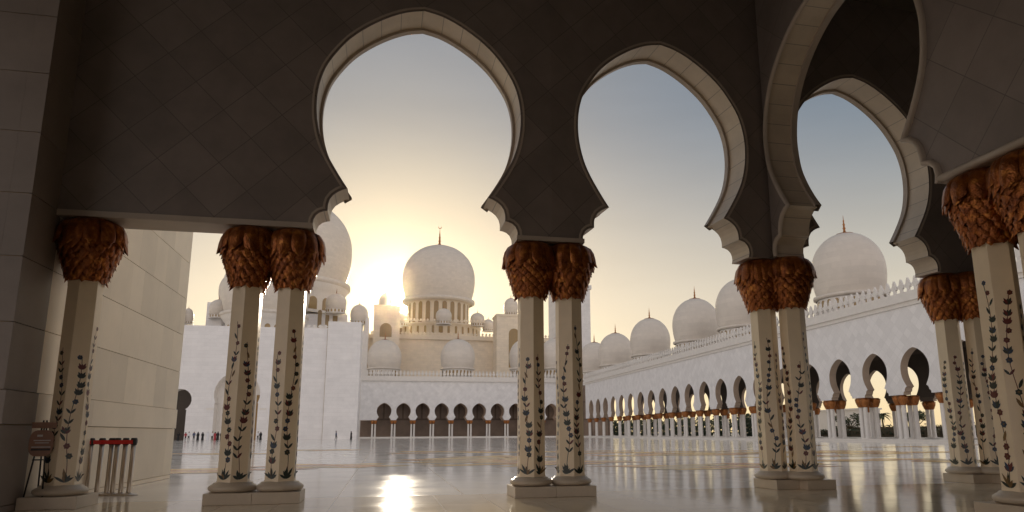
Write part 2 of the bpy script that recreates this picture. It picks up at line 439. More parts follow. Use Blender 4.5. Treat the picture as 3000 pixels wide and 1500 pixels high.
# ornamental marble inlay: long winding vines laid into the courtyard
def vines():
    rnd = random.Random(5)
    specs = []
    def band(pts, w, mi, z):
        pts = spline(pts, 8); L = []; Rr_ = []
        for i, p in enumerate(pts):
            a = pts[max(i - 1, 0)]; c = pts[min(i + 1, len(pts) - 1)]
            d = Vector((c[0] - a[0], c[1] - a[1])).normalized(); n = Vector((-d.y, d.x))
            ww = w * (.45 + .55 * math.sin(PI * i / (len(pts) - 1)))
            L.append((p[0] + n.x * ww, p[1] + n.y * ww, z)); Rr_.append((p[0] - n.x * ww, p[1] - n.y * ww, z))
        n_ = len(pts)
        bb.add(L + Rr_, [(i, i + 1, n_ + i + 1, n_ + i) for i in range(n_ - 1)], mi)
    def leafp(x, y, a, l, w, mi, z):
        pts = []
        for t, s in ((0, 0), (.25, .8), (.55, 1), (.8, .6), (1, 0), (.8, -.6), (.55, -1), (.25, -.8)):
            u, v = t * l, s * w
            pts.append((x + u * math.cos(a) - v * math.sin(a), y + u * math.sin(a) + v * math.cos(a), z))
        bb.poly(pts, mi)
    bb = MB()
    zz = .004
    def vine(x0, x1, yc, amp, w, seed):
        nonlocal zz
        rn = random.Random(seed)
        n = 6
        pts = [(x0 + (x1 - x0) * i / n, yc + amp * math.sin(i * 1.9 + seed) + rn.uniform(-.5, .5)) for i in range(n + 1)]
        band(pts, w, rn.choice((0, 1)), zz); zz = .004 + (zz * 1e4 + 1) % 30 * 1e-4
        for q in spline(pts, 3)[1:-1]:
            a = rn.uniform(-.5, .5) + rn.choice((0, PI))
            leafp(q[0], q[1] + rn.choice((-1, 1)) * w, a, rn.uniform(1.2, 3.0), rn.uniform(.3, .8), rn.choice((0, 1, 1, 2)), zz); zz = .004 + (zz * 1e4 + 1) % 30 * 1e-4
    for k in range(34):
        y = rnd.uniform(22, 54); right = rnd.random() < .72
        x = rnd.uniform(.25, .95) * y if right else rnd.uniform(-.28, .25) * y
        L = rnd.uniform(1.4, 4.2) * (1.15 if right else .85)
        vine(x, x + L, y, rnd.uniform(.3, 1.1), rnd.uniform(.10, .32) * y / 36, k + 1)
    return struct(bb.build('floor_inlay', ['floor_inlay_brown', 'floor_inlay_ochre', 'floor_inlay_green']))
vines()

# ------------------------------------------------------------------ the near arcade
ZC = 4.65                                     # springing line: top of the capitals
CUSPS = [(1.82, ZC), (1.838, 4.74), (1.83, 4.82), (1.795, 4.90), (1.735, 4.955), (1.66, 4.985), (1.60, 4.995),
         (1.60, 5.05), (1.597, 5.12), (1.575, 5.21), (1.52, 5.295), (1.44, 5.36), (1.35, 5.41), (1.275, 5.435)]
MAIN = [(1.275, 5.435), (1.45, 5.70), (1.66, 6.06), (1.79, 6.37), (1.872, 6.73), (1.895, 7.08), (1.865, 7.42), (1.77, 7.76),
        (1.60, 8.07), (1.36, 8.39), (1.05, 8.67), (.68, 8.915), (.33, 9.075), (0, 9.148)]
HALF = CUSPS[:-1] + spline(MAIN, 3)           # right half, bottom to apex
MOULD = spline(MAIN, 3)
def arch_panel(prof, cx, xl, xr, y0, y1, ztop, mats, name, parent, lip=True, place=None, faces_uv=True):
    """a wall panel between xl and xr with one cusped horseshoe opening centred on cx; mats: face, soffit, trim"""
    b = MB()
    full = [(cx - x, z) for x, z in prof] + [(cx + x, z) for x, z in prof[::-1][1:]]   # left bottom -> apex -> right bottom
    T = place or (lambda x, y, z: (x, y, z))
    outline = [(xl, ZC), *full, (xr, ZC), (xr, ztop), (xl, ztop)]
    out = []
    for p in outline:
        if not out or (abs(p[0] - out[-1][0]) > 1e-5 or abs(p[1] - out[-1][1]) > 1e-5): out.append(p)
    tri = tessellate_polygon([[Vector((x, z, 0)) for x, z in out]])
    for y in (y0, y1):
        b.add([T(x, y, z) for x, z in out], [tuple(t) for t in tri], 0)
    # soffit, one quad per step, UV runs along the arch for the voussoir joints
    L = 0
    base = len(b.f)
    for (a, c) in zip(full[:-1], full[1:]):
        l = math.hypot(c[0] - a[0], c[1] - a[1])
        i = len(b.f)
        b.add([T(a[0], y0, a[1]), T(c[0], y0, c[1]), T(c[0], y1, c[1]), T(a[0], y1, a[1])], [(0, 1, 2, 3)], 1, True)
        b.uv[i] = [(L, 0), (L + l, 0), (L + l, y1 - y0), (L, y1 - y0)]
        L += l
    for xa, xb in ((xl, full[0][0]), (full[-1][0], xr)):
        i = len(b.f)
        b.add([T(xa, y0, ZC), T(xb, y0, ZC), T(xb, y1, ZC), T(xa, y1, ZC)], [(0, 1, 2, 3)], 2); b.uv[i] = [(.2, 0)] * 4
    for x in (xl, xr):
        b.add([T(x, y0, ZC), T(x, y1, ZC), T(x, y1, ztop), T(x, y0, ztop)], [(0, 1, 2, 3)], 0)
    b.add([T(xl, y0, ztop), T(xr, y0, ztop), T(xr, y1, ztop), T(xl, y1, ztop)], [(0, 1, 2, 3)], 0)
    return b.build(name, mats, parent)
def lip_strip(pts, cx, ya, yb, inset, outset, mat, name, parent, place=None, rounded=False):
    """a moulding swept along the arch (pts = right half, bottom to apex)"""
    full = [(cx - x, z) for x, z in pts] + [(cx + x, z) for x, z in pts[::-1][1:]]
    T = place or (lambda x, y, z: (x, y, z))
    b = MB(); rings = []
    for i, p in enumerate(full):
        a = full[max(i - 1, 0)]; c = full[min(i + 1, len(full) - 1)]
        d = Vector((c[0] - a[0], c[1] - a[1])).normalized()
        n = Vector((d.y, -d.x))                # towards the opening
        if rounded:
            ring = []
            for k in range(7):
                t = PI * k / 6
                ring.append((p[0] + n.x * (inset * math.cos(t)), ya - (ya - yb) * 0 - abs(yb - ya) * math.sin(t), p[1] + n.y * (inset * math.cos(t))))
        else:
            ring = [(p[0] - n.x * outset, ya, p[1] - n.y * outset), (p[0] + n.x * inset, ya, p[1] + n.y * inset),
                    (p[0] + n.x * inset, yb, p[1] + n.y * inset), (p[0] - n.x * outset, yb, p[1] - n.y * outset)]
        rings.append([T(*q) for q in ring])
    n_ = len(rings[0]); vs_ = [q for r_ in rings for q in r_]
    fs = []
    for i in range(len(rings) - 1):
        for k in range(n_ - (1 if rounded else 0)):
            k2 = (k + 1) % n_
            fs.append((i * n_ + k, i * n_ + k2, (i + 1) * n_ + k2, (i + 1) * n_ + k))
    b.add(vs_, fs, 0, rounded)
    return b.build(name, mat, parent)

SLOPE = .083
ANG = math.atan(SLOPE)
YF, TH, ZT = 12.38, .64, 11.2
PIVOT = Vector((3.0, YF))
def skew(x, y, z):
    """the arcade turns a little at the second pair of columns"""
    d = x - PIVOT.x
    return (PIVOT.x + d * math.cos(ANG) - (y - YF) * math.sin(ANG), YF + d * math.sin(ANG) + (y - YF) * math.cos(ANG), z)
arc = thing('arcade_wall', 'shadowed marble arcade wall with three tall pointed horseshoe arches looking onto the courtyard', 'arcade wall', (3, 12.7, ZC))
def reparent(o, p):
    o.parent = p; o.matrix_parent_inverse = Matrix.Translation(-Vector(p.location))
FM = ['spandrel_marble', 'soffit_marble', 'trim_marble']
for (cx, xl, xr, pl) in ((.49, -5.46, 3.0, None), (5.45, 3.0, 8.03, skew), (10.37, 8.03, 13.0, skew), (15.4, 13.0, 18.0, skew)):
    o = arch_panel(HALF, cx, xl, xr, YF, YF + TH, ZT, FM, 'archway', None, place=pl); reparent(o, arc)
    o = lip_strip(MOULD, cx, YF + TH - .06, YF + TH + .07, .055, .10, 'trim_marble', 'arch_moulding', None, place=pl); reparent(o, arc)
    # flat bead round the inner face of the opening
    o = lip_strip([(x, z) for x, z in HALF], cx, YF - .012, YF + .02, -.045, .085, 'trim_marble', 'arch_border', None, place=pl); reparent(o, arc)
# bed moulding along the foot of each spandrel
bb = MB(); bb.box(-5.36, -1.345, YF - .03, YF - .002, ZC + .001, ZC + .10)
o = bb.build('bed_moulding', 'trim_marble'); reparent(o, arc)
bb = MB(); bb.box(2.31, 3.0, YF - .03, YF - .002, ZC + .001, ZC + .085); bb.box(3.0, 3.62, YF - .03, YF - .002, ZC + .001, ZC + .085)
o = bb.build('bed_moulding', 'trim_marble'); reparent(o, arc)

# transverse arch crossing the gallery
BH = [(2.2, ZC), (2.225, 4.78), (2.2, 4.92), (2.10, 5.02), (1.97, 5.06), (1.965, 5.16), (1.93, 5.32), (1.85, 5.45), (1.73, 5.54), (1.62, 5.58)]
BM = [(1.62, 5.58), (1.82, 5.86), (2.03, 6.22), (2.19, 6.6), (2.26, 7.05), (2.26, 7.4), (2.17, 7.85), (1.97, 8.3), (1.66, 8.7), (1.24, 9.05), (.78, 9.3), (.34, 9.43), (0, 9.47)]
BP = BH[:-1] + spline(BM, 3)
tr = thing('transverse_arch', 'dark marble cross wall with one wide arch spanning the gallery at the right', 'arch wall', (8.14, 10.4, ZC))
BX0, BX1 = 7.82, 8.46
def swap(x, y, z):
    return (y, x, z)
BC = 10.42
o = arch_panel(BP, BC, 5.6, 12.74, BX0, BX1, ZT, ['side_spandrel_marble', 'soffit_marble', 'trim_marble'], 'archway', None, place=swap); reparent(o, tr)
o = lip_strip(BP, BC, BX0, BX0 - .07, .05, .0, 'trim_marble', 'arch_moulding', None, place=swap, rounded=True); reparent(o, tr)
o = lip_strip(spline(BM, 3), BC, BX1 - .06, BX1 + .07, .055, .1, 'trim_marble', 'arch_moulding', None, place=swap); reparent(o, tr)
bb = MB(); bb.tube([(BX0 - .01, 5.6, ZC + .06), (BX0 - .01, BC - 2.2, ZC + .06)], .06, 10)
o = bb.build('bed_moulding', 'trim_marble'); reparent(o, tr)

# rest of the gallery: ceiling, rear and end walls
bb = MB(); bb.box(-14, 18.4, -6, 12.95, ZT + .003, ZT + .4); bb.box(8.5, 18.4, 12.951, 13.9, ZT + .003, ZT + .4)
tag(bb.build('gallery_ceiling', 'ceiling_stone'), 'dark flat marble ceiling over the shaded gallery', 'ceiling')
bb = MB(); bb.box(-14, 18.4, -6.4, -6.003, 3.7, ZT)  # out of view: dark against bounce light, low openings added to brighten the columns
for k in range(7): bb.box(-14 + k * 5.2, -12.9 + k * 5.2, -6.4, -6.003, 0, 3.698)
tag(bb.build('rear_wall', 'rear_dark'), 'unseen rear wall behind the viewer, made dark, with openings added to let light in', 'wall')
bb = MB(); bb.box(18.403, 18.8, -6.4, 14.6, 0, ZT)
tag(bb.build('end_wall', 'ceiling_stone'), 'plain marble end wall closing the gallery far right', 'wall')

# wall of stone slabs at the left, its pier in front and its long side running out into the court
def left_wall():
    XW, YP, YE, YF = -5.36, 11.5, 20.25, 12.38
    t = thing('stone_wall', 'cream stone slab wall running out to the courtyard behind the single column at left', 'wall', (XW, 15, 0))
    b = MB()
    courses = [0.0, .10, 1.262, 1.757, 2.745, 3.735, 4.72, 5.71, 6.70, 7.69, 8.68, 9.67, ZT]
    rn = random.Random(3)
    g = .012
    for i in range(len(courses) - 1):
        z0, z1 = courses[i] + g * .5, courses[i + 1] - g * .5
        dx = .03 if i == 2 else 0
        # side face slabs
        y = YP; 
        while y < YE - .01:
            w = rn.uniform(.75, 1.15) if i != 2 else 2.2
            if i == 1: w = rn.uniform(.9, 1.3)
            if y == YP: w = 1.0
            y2 = min(y + w, YE)
            if YE - y2 < .4: y2 = YE
            b.box(XW - .30, XW + dx, y + (.0 if y == YP else .0008), y2 - (.0 if y2 == YE else .0008), z0, z1, 4 if y2 < YF + .2 else rn.choice((0, 1, 2)))  # slabs inside the gallery take the shaded tone
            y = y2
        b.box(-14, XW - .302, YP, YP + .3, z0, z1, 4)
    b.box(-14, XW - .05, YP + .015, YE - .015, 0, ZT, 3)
    for k, f in (('slab_a', 1.0), ('slab_b', .93), ('slab_c', 1.05)):
        if k not in MATS: stone(k, tuple(min(.93, c * f) for c in (.86, .745, .575)), 'none', (0, 0, 0), 0, nscale=.9, var=.07)
    if 'slab_gap' not in MATS: plain('slab_gap', (.36, .25, .12), .8)
    o = b.build('slab_facing', ['slab_a', 'slab_b', 'slab_c', 'slab_gap', 'pier_shade_marble']); reparent(o, t)
    return t
left_wall()

# ------------------------------------------------------------------ columns
SH0, SH1 = .331, 3.60
AP = .23                                         # apothem of the six-sided shaft
def hexagon_shaft(parent, x, y, seed, rot=0):
    b = MB(); cr = AP / math.cos(PI / 6)
    n = 6
    prof = [(cr * 1.02, SH0 - .01), (cr * 1.02, SH0 + .03), (cr, SH0 + .05), (cr * .97, SH1 + .05)]
    vs_ = []
    for r, z in prof:
        for k in range(n):
            a = -PI / 2 + k * PI / 3 + rot
            vs_.append((r * math.cos(a), r * math.sin(a), z))
    fs = [(i * n + k, i * n + (k + 1) % n, (i + 1) * n + (k + 1) % n, (i + 1) * n + k) for i in range(3) for k in range(n)]
    b.add(vs_, fs, 0)
    s = b.build('shaft', 'shaft_marble', parent, bevel=.008)
    s.location = (x, y, 0)
    # moulded round base under the shaft
    b = MB()
    b.lathe([(.22, .186), (.30, .186), (.355, .20), (.382, .235), (.375, .272), (.335, .30), (.31, .31), (.305, .325), (.285, .338), (.2, .345)], 32)
    b.build('base_ring', 'plinth_marble', s)
    # inlaid flowers climbing each face
    rn = random.Random(seed)
    b = MB()
    for k in range(6):
        a = -PI / 2 + (k + .5) * PI / 3 + rot
        vine_on_face(b, a, rn, AP)
    b.build('flower_inlay', ['inlay_stem', 'inlay_green', 'inlay_red', 'inlay_blue', 'inlay_ochre'], s)
    return s
def vine_on_face(b, a, rn, ap):
    ux, uy = -math.sin(a), math.cos(a)
    nx, ny = math.cos(a), math.sin(a)
    lay = [0]
    def P(s, z):
        rr = ap * (1 - .03 * (z - SH0) / (SH1 - SH0)) + .0025 + lay[0] * .0006
        return (nx * rr + ux * s, ny * rr + uy * s, z)
    def shape(pts, mi):
        b.poly([P(s, z) for s, z in pts], mi); lay[0] = (lay[0] + 1) % 5
    def petal(s, z, ang, l, w, mi):
        c, d = math.cos(ang), math.sin(ang)
        shape([(s + (t * l) * c - v * w * d, z + (t * l) * d + v * w * c) for t, v in ((0, -.15), (.3, -.5), (.65, -.45), (1, 0), (.65, .45), (.3, .5), (0, .15))], mi)
    top = rn.uniform(2.35, 3.1)
    ph = rn.uniform(0, 6.28); amp = rn.uniform(.035, .06)
    X = lambda z: amp * math.sin(ph + z * 3.4) * min(1, (z - .35) * 2)
    n = 26
    zs = [SH0 + .06 + (top - SH0 - .06) * i / n for i in range(n + 1)]
    for i in range(n):
        w = .0055
        lay[0] = 0
        b.add([P(X(zs[i]) - w, zs[i]), P(X(zs[i]) + w, zs[i]), P(X(zs[i + 1]) + w, zs[i + 1]), P(X(zs[i + 1]) - w, zs[i + 1])], [(0, 1, 2, 3)], 0 if rn.random() < .75 else 1)
    lay[0] = 1
    for ang in (PI / 2, PI / 2 + .5, PI / 2 - .5, PI / 2 + 1.0, PI / 2 - 1.0, PI / 2 + .2):        # tuft of leaves at the foot
        petal(X(.37) + rn.uniform(-.01, .01), SH0 + .055, ang, rn.uniform(.10, .22), rn.uniform(.035, .05), 1 if rn.random() < .85 else 4)
    z = .72 + rn.uniform(-.08, .1)
    while z < top + .02:
        sz = .92 - .22 * (z - .6) / 2
        sx = X(z) + rn.choice((-1, 1)) * rn.uniform(0, .03)
        kind = rn.choice(('tulip', 'round', 'leaf', 'tulip', 'round', 'leafpair'))
        if z > top - .12: kind = 'round'
        if kind == 'tulip':
            mi = rn.choice((1, 2, 1, 1)); m2 = rn.choice((2, 1, 3))
            for ang, l, q in ((PI / 2, .12, mi), (PI / 2 + .45, .15, m2), (PI / 2 - .45, .15, mi), (PI / 2 + .85, .11, mi), (PI / 2 - .85, .11, m2)):
                petal(sx, z - .07 * sz, ang, l * sz, .05 * sz, q)
        elif kind == 'round':
            mi = rn.choice((2, 3, 3, 2, 1))
            a0 = rn.uniform(0, 1)
            for k in range(6):
                petal(sx, z, a0 + k * PI / 3, .058 * sz, .05 * sz, mi)
            for k in range(5):
                petal(sx, z, a0 + k * 1.2566, .02 * sz, .03 * sz, 4)
        elif kind == 'leaf':
            petal(sx, z - .06, PI / 2 + rn.choice((-1, 1)) * rn.uniform(.3, .7), .17 * sz, .05 * sz, rn.choice((1, 1, 4)))
        else:
            petal(sx, z - .05, PI / 2 + .7, .13 * sz, .042 * sz, 1); petal(sx, z - .05, PI / 2 - .7, .13 * sz, .042 * sz, rn.choice((1, 2)))
        z += rn.uniform(.105, .165)

def capital_mesh(seed):
    rn = random.Random(seed)
    b = MB()
    b.lathe([(.2, -.01), (.25, 0), (.285, .10), (.34, .28), (.40, .46), (.435, .62), (.445, .78), (.42, .91), (.37, 1.0), (.33, 1.046), (.1, 1.046)], 24)
    def leaf(a, path, w, cup=.25, mi=0):
        """path: list of (r, z, half width factor); a ribbed leaf laid over the bell"""
        vs_ = []; fs = []
        for r, z, k in path:
            hw = w * k
            for s, lift in ((-1, -.35), (-.5, .12), (0, .0), (.5, .12), (1, -.35)):
                ang = a + s * hw / max(r, .2)
                rr = r + lift * hw * cup * 2
                vs_.append((rr * math.cos(ang), rr * math.sin(ang), z))
        for i in range(len(path) - 1):
            for k in range(4):
                fs.append((i * 5 + k, i * 5 + k + 1, (i + 1) * 5 + k + 1, (i + 1) * 5 + k))
        b.add(vs_, fs, mi, True)
    # scales on the lower bell, tips pointing down and out
    def bell(z):
        pr = [(0, .25), (.10, .285), (.28, .34), (.46, .40), (.62, .435), (.8, .445), (1, .37)]
        for (z0, r0), (z1, r1) in zip(pr[:-1], pr[1:]):
            if z <= z1: return r0 + (r1 - r0) * (z - z0) / (z1 - z0)
        return .37
    for row in range(10):
        zt = .10 + row * .068
        nn = 13 + row // 2
        for k in range(nn):
            a = 2 * PI * (k + .5 * (row % 2)) / nn + rn.uniform(-.05, .05)
            l = rn.uniform(.13, .17); ext = rn.uniform(.035, .06)
            r0 = bell(zt)
            leaf(a, [(r0 + .012, zt, .55), (r0 + .03, zt - l * .3, .95), (bell(max(0, zt - l * .6)) + .045, zt - l * .6, .85), (bell(max(0, zt - l)) + ext + .02, zt - l, .08)], .072 + row * .003, .3)
    # long fronds draped from the top
    for ring, (nn, z1, ro, ln) in enumerate(((12, .50, .49, 1.0), (11, .58, .515, .9))):
        for k in range(nn):
            a = 2 * PI * (k + .5 * ring) / nn + rn.uniform(-.06, .06)
            zt = z1 + rn.uniform(-.07, .06); dr = rn.uniform(-.02, .02) + ring * .012
            leaf(a, [(.33, 1.04, .55), (.415 + dr, .985, .85), (.475 + dr, .88, 1.0), (.505 + dr, .76, 1.0), (ro + dr, .68, .95), (ro + .012 + dr, (.68 + zt) / 2, .7), (ro + .03 + dr, zt, .06)], .12, .35)
    me_o = b.build('capital', 'gilded_palm')
    return me_o
def plinth(parent, rects, h=.183):
    b = MB()
    for x0, x1, y0, y1 in rects: b.box(x0, x1, y0, y1, 0.001, h)
    return b.build('plinth', 'plinth_marble', parent, bevel=.008)
CAPS = [capital_mesh(11), capital_mesh(23)]
_used = [False, False]
def capital(parent, x, y, k, rot):
    if not _used[k]:
        o = CAPS[k]; _used[k] = True
    else:
        o = CAPS[k].copy(); C.objects.link(o)
    o.parent = parent; o.location = (x, y, SH1); o.rotation_euler = (0, 0, rot)
    return o
def columns(name, label, loc, shafts, rects, seed, rot=0, srot=0):
    t = thing(name, label, 'column', (loc[0], loc[1], 0), rot, 'gold capital columns of the near arcade')
    plinth(t, rects)
    for i, (x, y) in enumerate(shafts):
        hexagon_shaft(t, x, y, seed + i, srot)
        capital(t, x, y, (seed + i) % 2, (seed * 1.7 + i * 2.3) % 6.28)
    return t
YA = 12.70
columns('marble_column', 'single flower-inlaid column against the cream stone slab wall, one gold palm capital', (-4.93, YA), [(0, 0)], [(-.42, .40, -.42, .43)], 31)
PL = [(-.735, 0, -.40, .43), (.002, .735, -.40, .43)]
columns('twin_column', 'pair of flower-inlaid columns nearest the red barrier belts, carrying the left end of the tallest arch', (-2.022, YA), [(-.367, 0), (.367, 0)], PL, 41)
columns('twin_column', 'pair of flower-inlaid columns between the first and second open arches, in front of the minaret foot', (3.005, YA), [(-.367, 0), (.367, 0)], PL, 51)
columns('twin_column', 'staggered pair of inlaid columns on a stepped plinth under the corner of the cross wall', (7.94, 12.93), [(-.22, .2), (.21, -.17)], [(-.45, .30, -.20, .58), (.06, .72, -.45, -.202)], 61, ANG)
columns('twin_column', 'staggered pair of inlaid columns half hidden behind the big column at far right', (12.82, 13.33), [(-.22, .2), (.21, -.17)], [(-.45, .30, -.20, .58), (.06, .72, -.45, -.202)], 71, ANG)
columns('twin_column', 'largest nearest pair of inlaid columns cut by the right edge of the picture', (8.14, 7.35), [(0, .44), (0, -.30)], [(-.42, .42, -.72, 0), (-.42, .42, .002, .86)], 81)

# ------------------------------------------------------------------ domes, finials
DOME = spline([(.90, 0), (.955, .12), (.99, .25), (1.0, .37), (.985, .49), (.93, .61), (.83, .73), (.68, .835), (.49, .92), (.28, .972), (.11, .994), (0, 1.0)], 4)
def dome_on(parent, c, z0, rad, h, n=40, drum=None, fin=None, name='dome', fmat='far_gold', mat='dome_shade_marble'):
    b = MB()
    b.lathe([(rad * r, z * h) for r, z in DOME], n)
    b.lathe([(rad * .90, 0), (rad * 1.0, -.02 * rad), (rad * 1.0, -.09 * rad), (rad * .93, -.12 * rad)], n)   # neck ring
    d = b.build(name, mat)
    d.location = (c[0], c[1], z0)
    if parent: reparent(d, parent)
    if fin:
        finial(d, h, fin)
    if drum:
        dh, nw = drum
        b = MB()
        b.lathe([(rad * .90, -.12 * rad), (rad * .90, -.12 * rad - dh)], n)
        b.lathe([(rad * 1.02, -.12 * rad - dh), (rad * 1.02, -.12 * rad - dh - .1 * rad)], n)
        o = b.build('drum', 'far_trim', d)
        for k in range(nw):
            a = 2 * PI * k / nw
            if math.sin(a) * c[1] + math.cos(a) * c[0] > .2 * math.hypot(*c): continue      # the far side of the drum is never seen
            b = MB()
            b_arch_on_cyl(b, a, rad * .905, -.12 * rad - dh * .92, -.12 * rad - dh * .12, rad * .9 * PI / nw * 1.05)
            b.build('drum_window', 'window_amber', d)
    return d
def b_arch_on_cyl(b, a, r, z0, z1, w):
    """arched opening infill set just proud of a round drum"""
    pts = [(-w / 2, z0), (w / 2, z0), (w / 2, z1 - w / 2)]
    for k in range(1, 6):
        t = PI * k / 6; pts.append((w / 2 * math.cos(t), z1 - w / 2 + w / 2 * math.sin(t)))
    pts.append((-w / 2, z1 - w / 2))
    b.poly([(r * math.cos(a + s / r), r * math.sin(a + s / r), z) for s, z in pts])
def finial(parent, z, h):
    b = MB(); s = h
    b.lathe([(.50 * s, -.10 * s), (.46 * s, -.045 * s), (.20 * s, .02 * s), (.12 * s, .05 * s), (.07 * s, .10 * s), (.05 * s, .22 * s), (.085 * s, .28 * s), (.05 * s, .34 * s), (.045 * s, .44 * s),
             (.07 * s, .5 * s), (.035 * s, .56 * s), (.03 * s, .66 * s), (.045 * s, .70 * s), (.02 * s, .75 * s), (.008 * s, 1.0 * s)], 12)
    o = b.build('finial', 'far_gold', parent)
    o.location = (0, 0, z)
    return o
def crescent(parent, z, r):
    b = MB(); n = 20; vs_ = []
    for k in range(n + 1):
        t = PI * .2 + (2 * PI - PI * .4) * k / n + PI / 2
        w = r * .22 * math.sin(PI * k / n) + .001
        for rr in (r + w, r - w):
            for y in (-.15 * r, .15 * r): vs_.append((rr * math.cos(t), y, z + rr * math.sin(t)))
    fs = []
    for k in range(n):
        o = k * 4
        for a, c in ((0, 1), (1, 3), (3, 2), (2, 0)): fs.append((o + a, o + c, o + 4 + c, o + 4 + a))
    b.add(vs_, fs)
    return b.build('crescent', 'far_gold', parent)

# ------------------------------------------------------------------ far arcades round the courtyard
FP = [(x, z) for x, z in CUSPS[::2]] + spline(MAIN, 2)
def far_arch_wall(name, parent, us, u0, u1, y0, y1, z_top, mats, place, zc=ZC, scale=1.0, hw=None):
    """a long wall standing on columns, pierced by arches centred at us along its length"""
    b = MB()
    half = [(x * scale, z) for x, z in FP]
    edges = [u0] + [(a + c) / 2 for a, c in zip(us[:-1], us[1:])] + [u1]
    for cx, xl, xr in zip(us, edges[:-1], edges[1:]):
        full = [(cx - x, z) for x, z in half] + [(cx + x, z) for x, z in half[::-1][1:]]
        out = [(xl, zc), *full, (xr, zc), (xr, z_top), (xl, z_top)]
        tri = tessellate_polygon([[Vector((x, z, 0)) for x, z in out]])
        for y in (y0, y1):
            b.add([place(x, y, z) for x, z in out], [tuple(t) for t in tri], 0)
        for a, c in zip(full[:-1], full[1:]):
            b.add([place(a[0], y0, a[1]), place(c[0], y0, c[1]), place(c[0], y1, c[1]), place(a[0], y1, a[1])], [(0, 1, 2, 3)], 1)
        for xa, xb in ((xl, full[0][0]), (full[-1][0], xr)):
            b.add([place(xa, y0, zc), place(xb, y0, zc), place(xb, y1, zc), place(xa, y1, zc)], [(0, 1, 2, 3)], 1)
    b.add([place(u0, y0, z_top), place(u1, y0, z_top), place(u1, y1, z_top), place(u0, y1, z_top)], [(0, 1, 2, 3)], 1)
    o = b.build(name, mats)
    if parent: reparent(o, parent)
    return o
def far_pair_proto(detail):
    t = bpy.data.objects.new('column', None); C.objects.link(t)
    b = MB()
    for s in (-1, 1):
        b.lathe([(.30, .0), (.30, .06), (.235, .16), (.22, 3.4)], 8, (s * .36, 0))
    b.box(-.72, .72, -.42, .42, -.3, .05)
    b.build('shaft', 'far_trim', t)
    b = MB()
    rn = random.Random(2)
    for s in (-1, 1):
        b.lathe([(.24, 3.3), (.30, 3.42), (.38, 3.62), (.46, 3.8), (.5, 4.0), (.47, 4.15), (.36, 4.29), (.1, 4.29)], 12, (s * .36, 0))
        if detail:
            for row in range(5):
                for k in range(12):
                    a = 2 * PI * (k + .5 * (row % 2)) / 12; zz = 3.45 + row * .16; rr = .31 + row * .045
                    c, d = math.cos(a), math.sin(a)
                    b.add([(s * .36 + (rr) * c - .09 * d, rr * d + .09 * c, zz + .12), (s * .36 + rr * c + .09 * d, rr * d - .09 * c, zz + .12),
                           (s * .36 + (rr + .07) * c, (rr + .07) * d, zz - .08)], [(0, 1, 2)])
    b.build('capital', 'far_gold', t)
    return t
def parapet(parent, u0, u1, y, z0, h, place, step=.95, mat='far_trim'):
    """pierced cresting: a row of pointed merlons on a low rail"""
    b = MB(); n = int((u1 - u0) / step)
    def bx(a0, a1, z0_, z1_):
        vs_ = [place(x, yy, z) for z in (z0_, z1_) for x, yy in ((a0, y - .12), (a1, y - .12), (a1, y + .12), (a0, y + .12))]
        b.add(vs_, [(0, 3, 2, 1), (4, 5, 6, 7), (0, 1, 5, 4), (1, 2, 6, 5), (2, 3, 7, 6), (3, 0, 4, 7)])
    bx(u0, u1, z0, z0 + h * .22)
    for k in range(n):
        c = u0 + (k + .5) * (u1 - u0) / n
        w = (u1 - u0) / n
        pts = [(-.16, .22), (-.16, .40), (-.36, .46), (-.38, .62), (-.20, .72), (-.20, .80), (0, 1.0), (.20, .80), (.20, .72), (.38, .62), (.36, .46), (.16, .40), (.16, .22)]
        tri = tessellate_polygon([[Vector((p[0], p[1], 0)) for p in pts]])
        for yy in (y - .1, y + .1):
            b.add([place(c + p[0] * w, yy, z0 + p[1] * h) for p in pts], [tuple(t) for t in tri])
        m_ = len(pts)
        b.add([place(c + p[0] * w, yy, z0 + p[1] * h) for yy in (y - .1, y + .1) for p in pts], [(i, i + 1, m_ + i + 1, m_ + i) for i in range(m_ - 1)])
    o = b.build('parapet', mat)
    if parent: reparent(o, parent)
    return o
def box_part(name, parent, mat, *boxes):
    b = MB()
    for q in boxes: b.box(*q)
    o = b.build(name, mat)
    if parent: reparent(o, parent)
    return o
ID = lambda x, y, z: (x, y, z)
SW = lambda x, y, z: (y, x, z)
ZB = .36                                          # far galleries stand on a low step
# right side arcade, running away from us along X = 50
ra = thing('courtyard_arcade', 'white arcade receding along the courtyard at right under a row of onion domes', 'arcade', (50, 110, 0))
RAX = 50
us = [58.32 + 5.75 * k - 5.75 * 3 for k in range(23)]
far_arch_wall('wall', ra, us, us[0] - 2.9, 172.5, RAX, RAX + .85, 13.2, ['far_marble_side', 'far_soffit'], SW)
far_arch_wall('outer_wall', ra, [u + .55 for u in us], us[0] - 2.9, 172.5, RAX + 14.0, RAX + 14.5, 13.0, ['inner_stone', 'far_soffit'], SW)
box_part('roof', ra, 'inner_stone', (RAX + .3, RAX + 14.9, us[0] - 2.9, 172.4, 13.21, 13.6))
box_part('step', ra, 'far_trim', (RAX - .75, RAX + 15.5, us[0] - 2.9, 190, .001, ZB))
box_part('cornice', ra, 'far_trim', (RAX - .45, RAX + .298, us[0] - 2.9, 172.4, 13.62, 14.2), (RAX - .2, RAX + .298, us[0] - 2.9, 172.4, 13.21, 13.618))
parapet(ra, us[0] - 2.9, 172.4, RAX - .2, 14.2, 1.75, SW)
proto = far_pair_proto(True)
first = True
